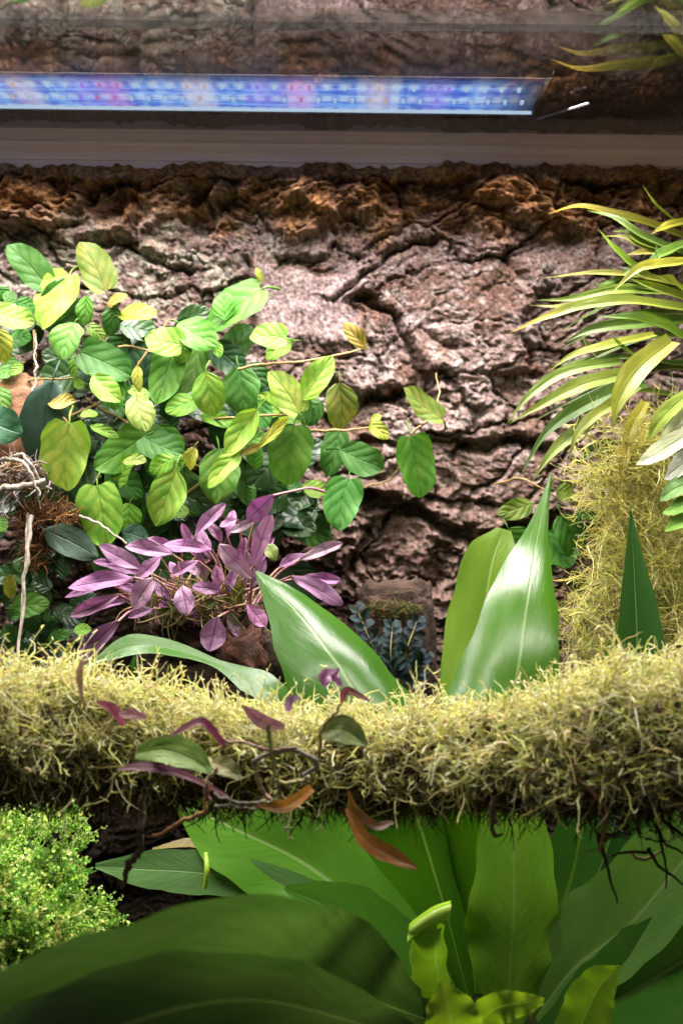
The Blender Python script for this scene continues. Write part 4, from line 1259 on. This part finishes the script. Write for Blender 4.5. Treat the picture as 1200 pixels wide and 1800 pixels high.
uv = np.array([(j / (m1 - 1) * .4 + .05, i / (n1 - 1)) for i in range(n1) for j in range(m1)])
o = part('rolled_tip', mesh_np('rolled_tip', np.array(Vv), F, uv=uv), MAT['frond'], fern, color=(.38, .55, .08))
tube('stalk', [(362, 1500, -.15), (364, 1530, -.155), (360, 1562, -.155)], [5, 5, 4], plain_material('lime_stalk', (.30, .48, .04), (.22, .40, .03), 60, .4), fern)

# ================================================================ spikemoss mound, lower left
sp = thing('spikemoss_mound', 'bright green mound of feathery spikemoss in the lower left corner', 'moss', tuple(P(20, 1740, -.2)))
C = np.array(P(-10, 1640, -.16))
RX = np.array([195 * SC(-.16), .06, 205 * SC(-.16)])
rs = np.random.default_rng(12)
n_ = 3600
d = unit(rs.normal(0, 1, (n_, 3)))
d[:, 2] = np.abs(d[:, 2]) * .9 - .35 * (rs.uniform(0, 1, n_) < .45)
d[:, 1] = -np.abs(d[:, 1])
d = unit(d)
bumpy = 1 + .42 * fbm(d[:, 0] * 4 + 9, d[:, 2] * 4, 3, 77)
base = C + d * RX * bumpy[:, None] * rs.uniform(.86, 1.02, n_)[:, None]
dirs = unit(d + rs.normal(0, .45, (n_, 3)) + [0, -.1, .35])
tn = palette(n_, [(.32, .55, .08), (.45, .68, .14), (.16, .36, .05), (.58, .74, .26), (.48, .52, .13)], [4, 4, 3, 2, 1], seed=13)
V1, F1, T1, pts = strands(base, dirs, rs.uniform(.004, .013, n_), rs.uniform(.0003, .0005, n_), 3, .3, .03, 3, tn, seed=14)
# leaflets: small flat diamonds on both sides of each sprig
LV, LT = [], []
for k in range(1, 4):
    for q in range(5):
        p = pts[:, k] + (pts[:, k] - pts[:, k - 1]) * rs.uniform(-.6, .2, (n_, 1))
        ax = unit(pts[:, k] - pts[:, k - 1])
        out = unit(np.cross(ax, rs.normal(0, 1, (n_, 3))) + ax * .5)
        sd = unit(np.cross(out, rs.normal(0, 1, (n_, 3))))
        L = rs.uniform(.0009, .0021, (n_, 1))
        LV.append(np.stack([p, p + out * L * .5 + sd * L * .42, p + out * L, p + out * L * .5 - sd * L * .42], 1))
        LT.append(tn * rs.uniform(.8, 1.3, (n_, 1)))
LV = np.concatenate(LV)
LT = np.repeat(np.concatenate(LT), 4, axis=0)
V, F, T = join((V1, F1, T1), (LV.reshape(-1, 3), np.arange(len(LV) * 4).reshape(-1, 4), LT))
part('sprigs', mesh_np('sprigs', V, F, np.clip(T, 0, .9)), MAT['spike'], sp, kind='stuff')
th = np.linspace(0, 2 * np.pi, 40, endpoint=False)[None]
ph = np.linspace(.01, np.pi - .01, 30)[:, None]
dd = np.stack(np.broadcast_arrays(np.sin(ph) * np.cos(th), np.sin(ph) * np.sin(th), np.cos(ph)), -1)
V = (C + dd * RX * .80).reshape(-1, 3)
i = np.arange(29)[:, None] * 40
j = np.arange(40)[None]
F = np.stack([i + j, i + 40 + j, i + 40 + (j + 1) % 40, i + (j + 1) % 40], -1).reshape(-1, 4)
part('core', mesh_np('core', V, F), plain_material('spikemoss_core', (.04, .09, .015), (.02, .04, .012), 140, .9, .003), sp)

# ================================================================ mossy branch
LY = -.25
branch = thing('mossy_branch', 'thick branch covered in shaggy pale yellow moss lying across the tank', 'branch', tuple(P(600, 1330, LY)))
CL = [(-260, 1300), (-60, 1296), (150, 1306), (350, 1330), (600, 1345), (850, 1335), (1050, 1318), (1260, 1305), (1460, 1300)]
cl = catmull([P(x, y, LY + .012 * math.sin(x / 260)) for x, y in CL], 160)
sB = SC(LY)


def brad(u, th):
    x = -260 + 1720 * u
    r = 92 + 10 * np.sin(x / 140) + 26 * sstep(x, 900, 1150) + 16 * (1 - sstep(x, 60, 260)) - 12 * np.exp(-((x - 480) / 160) ** 2)
    return sB * r * (1 + .13 * fbm(x / 60, th * 1.6, 3, 500)) * .80


uu = np.linspace(0, 1, 160)
TH = np.linspace(0, 2 * np.pi, 40, endpoint=False)
U2, T2 = np.meshgrid(uu, TH, indexing='ij')
R2 = brad(U2, T2)
V = cl[:, None] + np.stack([np.zeros_like(R2), -np.cos(T2) * R2, np.sin(T2) * R2], -1)
i = np.arange(159)[:, None] * 40
j = np.arange(40)[None]
F = np.stack([i + j, i + 40 + j, i + 40 + (j + 1) % 40, i + (j + 1) % 40], -1).reshape(-1, 4)
part('wood', mesh_np('wood', V.reshape(-1, 3), F), MAT['wood'], branch)


def on_branch(n, th_lo, th_hi, seed, x_lo=-40, x_hi=1240, lift=.92):
    rs = np.random.default_rng(seed)
    u = (rs.uniform(x_lo, x_hi, n) + 260) / 1720
    th = rs.uniform(th_lo, th_hi, n)
    c = np.stack([np.interp(u, uu, cl[:, k]) for k in range(3)], 1)
    out = np.stack([np.zeros(n), -np.cos(th), np.sin(th)], 1)
    r = brad(u, th)
    return c + out * (r * lift)[:, None], out, u, th, rs


# theta: 0 faces the viewer, pi/2 up, negative below
MC = [(.90, .88, .48), (.86, .83, .36), (.76, .77, .27), (.92, .91, .64), (.56, .60, .17), (.58, .45, .2)]
p, out, u, th, rs = on_branch(13000, -.5, 2.5, 61)
x = -260 + 1720 * u
keep = fbm(x / 45, th * 2.2, 3, 510) > -.42 - .0 * x
keep &= ~((th < .12) & (np.abs(x - 400) < 240) & (rs.uniform(0, 1, len(x)) < .55))
p, out, u, th = p[keep], out[keep], u[keep], th[keep]
n_ = len(p)
xx_ = -260 + 1720 * u
tuft = fbm(xx_ / 48, th * 2.6, 3, 560)
p = p + out * (.0075 * np.clip(tuft, -.6, 1) + .004 * sstep(xx_, 850, 1100) * sstep(th, .6, 1.3))[:, None]
up = np.clip(np.sin(th), 0, 1)[:, None]
clump = np.stack([fbm(p[:, 0] * 55, p[:, 2] * 55 + 3, 2, 520), 0 * u, fbm(p[:, 0] * 55 + 7, p[:, 2] * 55, 2, 530)], 1)
dirs = out * .75 + rs.normal(0, .55, (n_, 3)) + clump * 1.1 + np.array([0, -.15, .1])
V1, F1, T1, pts = strands(p, dirs, rs.uniform(.005, .016, n_) * (1 + .6 * np.clip(tuft, -.5, 1)), rs.uniform(.00023, .00050, n_), 6, .50, -.02, 3, palette(n_, MC, [4, 4, 3, 3, 1.2, 1], seed=62), seed=63)
bs = pts[:, 2:7].reshape(-1, 3)
k = 34000
sel = rs.choice(len(bs), k)
V2, F2, T2_, _ = strands(bs[sel], rs.normal(0, 1, (k, 3)) + [0, -.2, .2], rs.uniform(.0012, .0036, k), rs.uniform(.0002, .00042, k), 2, .5, 0, 3,
                         palette(k, MC, [4, 4, 3, 3, 1, .5], seed=64), seed=65)
p3, o3, u3, th3, rs3 = on_branch(420, -.9, 2.2, 66, lift=1.06)
m3 = len(p3)
d3 = rs3.normal(0, 1, (m3, 3)) * [1.0, .5, .8] + o3 * .45 + [0, 0, -.15]
V3, F3, T3, _ = strands(p3, d3, rs3.uniform(.010, .022, m3), rs3.uniform(.0002, .0006, m3), 9, .55, -.05, 4, palette(m3, MC, [4, 3, 3, 4, 2, 1.5], seed=67), seed=68)
V, F, T = join((V1, F1, T1), (V2, F2, T2_), (V3, F3, T3))
part('moss', mesh_np('moss', V, F, T), MAT['moss'], branch, kind='stuff')
# matted brown-green moss and rootlets on the underside
p, out, u, th, rs = on_branch(5200, -1.9, .1, 71)
n_ = len(p)
V, F, T, _ = strands(p, out * .6 + rs.normal(0, .6, (n_, 3)) + [0, -.2, -.3], rs.uniform(.006, .016, n_), rs.uniform(.0002, .0005, n_), 5, .45, -.05, 3,
                     palette(n_, [(.24, .19, .06), (.30, .30, .07), (.13, .08, .035), (.38, .28, .10), (.08, .05, .03)], [4, 3, 4, 2, 3], seed=72), seed=73)
part('under_moss', mesh_np('under_moss', V, F, T), MAT['moss'], branch, kind='stuff')
p, out, u, th, rs = on_branch(700, -1.8, -.6, 75, lift=.95)
kp = fbm(u * 38, th, 2, 540) > .12
p, out = p[kp], out[kp]
n_ = len(p)
V, F, T, _ = strands(p, out * .4 + rs.normal(0, .35, (n_, 3)) + [0, -.1, -.7], rs.uniform(.003, .02, n_), rs.uniform(.0002, .0006, n_), 6, .42, -.05, 4,
                     palette(n_, [(.05, .032, .02), (.10, .06, .03), (.03, .022, .016)], [3, 2, 3], seed=76), seed=77)
part('rootlets', mesh_np('rootlets', V, F, T), MAT['moss'], branch, kind='stuff')
# dark roots trailing at the right end
p0 = px_cloud(24, 1120, 1450, 75, 50, LY - .015, .012, 81)
V, F, T, _ = strands(p0, rng.normal(0, 1, p0.shape) * [1, .4, .5] + [0, 0, -.35], rng.uniform(.008, .028, len(p0)), rng.uniform(.0003, .0009, len(p0)), 9, .5, -.06, 4,
                     palette(len(p0), [(.045, .03, .02), (.08, .05, .028), (.20, .18, .06)], [4, 2, 1], seed=82), seed=83)
part('trailing_roots', mesh_np('trailing_roots', V, F, T), MAT['moss'], branch, kind='stuff')
tube('root', [(1000, 1360, LY - .03), (1050, 1400, LY - .032), (1066, 1440, LY - .03), (1050, 1500, LY - .028)], [4, 4.5, 3.5, 2], MAT['fibre'], branch, jitter=.0004)
tube('root', [(870, 1400, LY - .03), (864, 1440, LY - .03), (868, 1466, LY - .03), (886, 1468, LY - .03)], [6, 5, 4, 2], MAT['dark_root'], branch, jitter=.0003)
tube('root', [(270, 1470, LY - .02), (320, 1445, LY - .03), (360, 1425, LY - .032), (366, 1380, LY - .034)], [3, 4, 4, 3], MAT['fibre'], branch, jitter=.0005)
tube('root', [(250, 1400, LY - .02), (250, 1470, LY - .02), (228, 1520, LY - .018), (214, 1560, LY - .016)], [7, 6, 7, 3], MAT['dark_root'], branch, jitter=.001)
tube('root', [(376, 1398, LY - .035), (430, 1412, LY - .037), (480, 1408, LY - .036)], [3, 2.5, 2], MAT['root'], branch, jitter=.0003)
tube('root', [(376, 1416, LY - .035), (420, 1418, LY - .037), (450, 1422, LY - .036)], [2.6, 2.2, 1.6], MAT['root'], branch, jitter=.0003)

# ================================================================ trailing orchid on the branch
tr = thing('trailing_orchid', 'small trailing orchid with green, purple and orange leaves growing on the mossy branch', 'orchid', tuple(P(480, 1340, -.29)))
Yo = -.279
for pts, w_, c, mt in [
        ([(240, 1325), (290, 1318), (340, 1335), (372, 1360)], [12, 24, 30, 20, 3], (.16, .27, .04), 'hoya'), ([(560, 1290), (600, 1282), (645, 1310)], [8, 22, 24, 4], (.25, .31, .10), 'hoya'),
        ([(548, 1385), (500, 1418), (440, 1412)], [8, 12, 11, 2], (.55, .27, .03), 'strap'), ([(610, 1420), (640, 1475), (690, 1505), (732, 1526)], [5, 12, 16, 13, 3], (.42, .20, .04), 'strap'),
        ([(400, 1400), (330, 1365), (260, 1348), (206, 1352)], [3, 5, 9, 8, 2], (.42, .24, .27), 'purple'), ([(395, 1312), (370, 1280), (345, 1270), (296, 1296)], [4, 7, 9, 7, 1.5], (.30, .09, .14), 'purple'),
        ([(218, 1275), (200, 1248), (170, 1233)], [4, 8, 9, 2], (.45, .17, .2), 'purple'), ([(258, 1262), (230, 1255), (208, 1256)], [4, 10, 3], (.52, .30, .26), 'purple'),
        ([(500, 1278), (460, 1268), (425, 1240)], [5, 12, 12, 2], (.50, .30, .26), 'purple'), ([(375, 1340), (400, 1350), (425, 1370)], [8, 18, 14, 3], (.32, .30, .13), 'hoya'),
        ([(600, 1235), (610, 1215), (650, 1232)], [3, 8, 2], (.38, .16, .12), 'purple'), ([(505, 1250), (512, 1232), (530, 1228)], [4, 9, 2], (.40, .33, .36), 'purple'),
        ([(575, 1205), (572, 1188), (592, 1178)], [6, 13, 10, 2], (.50, .26, .44), 'purple'), ([(600, 1205), (588, 1190), (596, 1175)], [5, 9, 7, 2], (.42, .2, .38), 'purple'),
        ([(690, 1445), (660, 1452), (625, 1425), (612, 1390)], [4, 9, 8, 2], (.16, .09, .04), 'strap'), ([(145, 1160), (140, 1190), (145, 1235)], [4, 6, 2], (.35, .24, .12), 'strap')]:
    blade('leaf', tr, [(*q, Yo - .004 * k) for k, q in enumerate(pts)], w_, c, mt, nrm=(random.uniform(-.2, .2), -1, random.uniform(.3, .8)), fold=.25, n=20, m=5)
for pts, r, mt in [([(470, 1275), (478, 1320), (484, 1360), (478, 1372)], [6, 7, 6, 4], 'green_stem'), ([(445, 1340), (500, 1320), (548, 1330), (555, 1350), (535, 1362)], [6, 6, 7, 7, 5], 'root'),
                   ([(490, 1378), (530, 1372), (552, 1366)], [5, 6, 5], 'green_stem'), ([(78, 1235), (98, 1268), (118, 1290)], [2, 4, 2], 'dark_root'), ([(240, 1320), (238, 1290), (244, 1272)], [4, 3, 3], 'green_stem'),
                   ([(562, 1330), (560, 1290), (585, 1260), (600, 1240)], [5, 4, 4, 3], 'stem'), ([(448, 1345), (455, 1380), (475, 1405)], [5, 6, 5], 'purple_stem'), ([(366, 1410), (364, 1380), (378, 1350)], [4, 5, 4], 'purple_stem'),
                   ([(580, 1330), (582, 1360), (578, 1385)], [4, 4, 3], 'green_stem'), ([(390, 1300), (430, 1305), (470, 1320), (520, 1312)], [4, 3.5, 4, 3], 'purple_stem')]:
    tube('stem', [(*q, Yo - .004) for q in pts], [q * .7 for q in r], MAT[mt], tr, n=22, jitter=.0004)
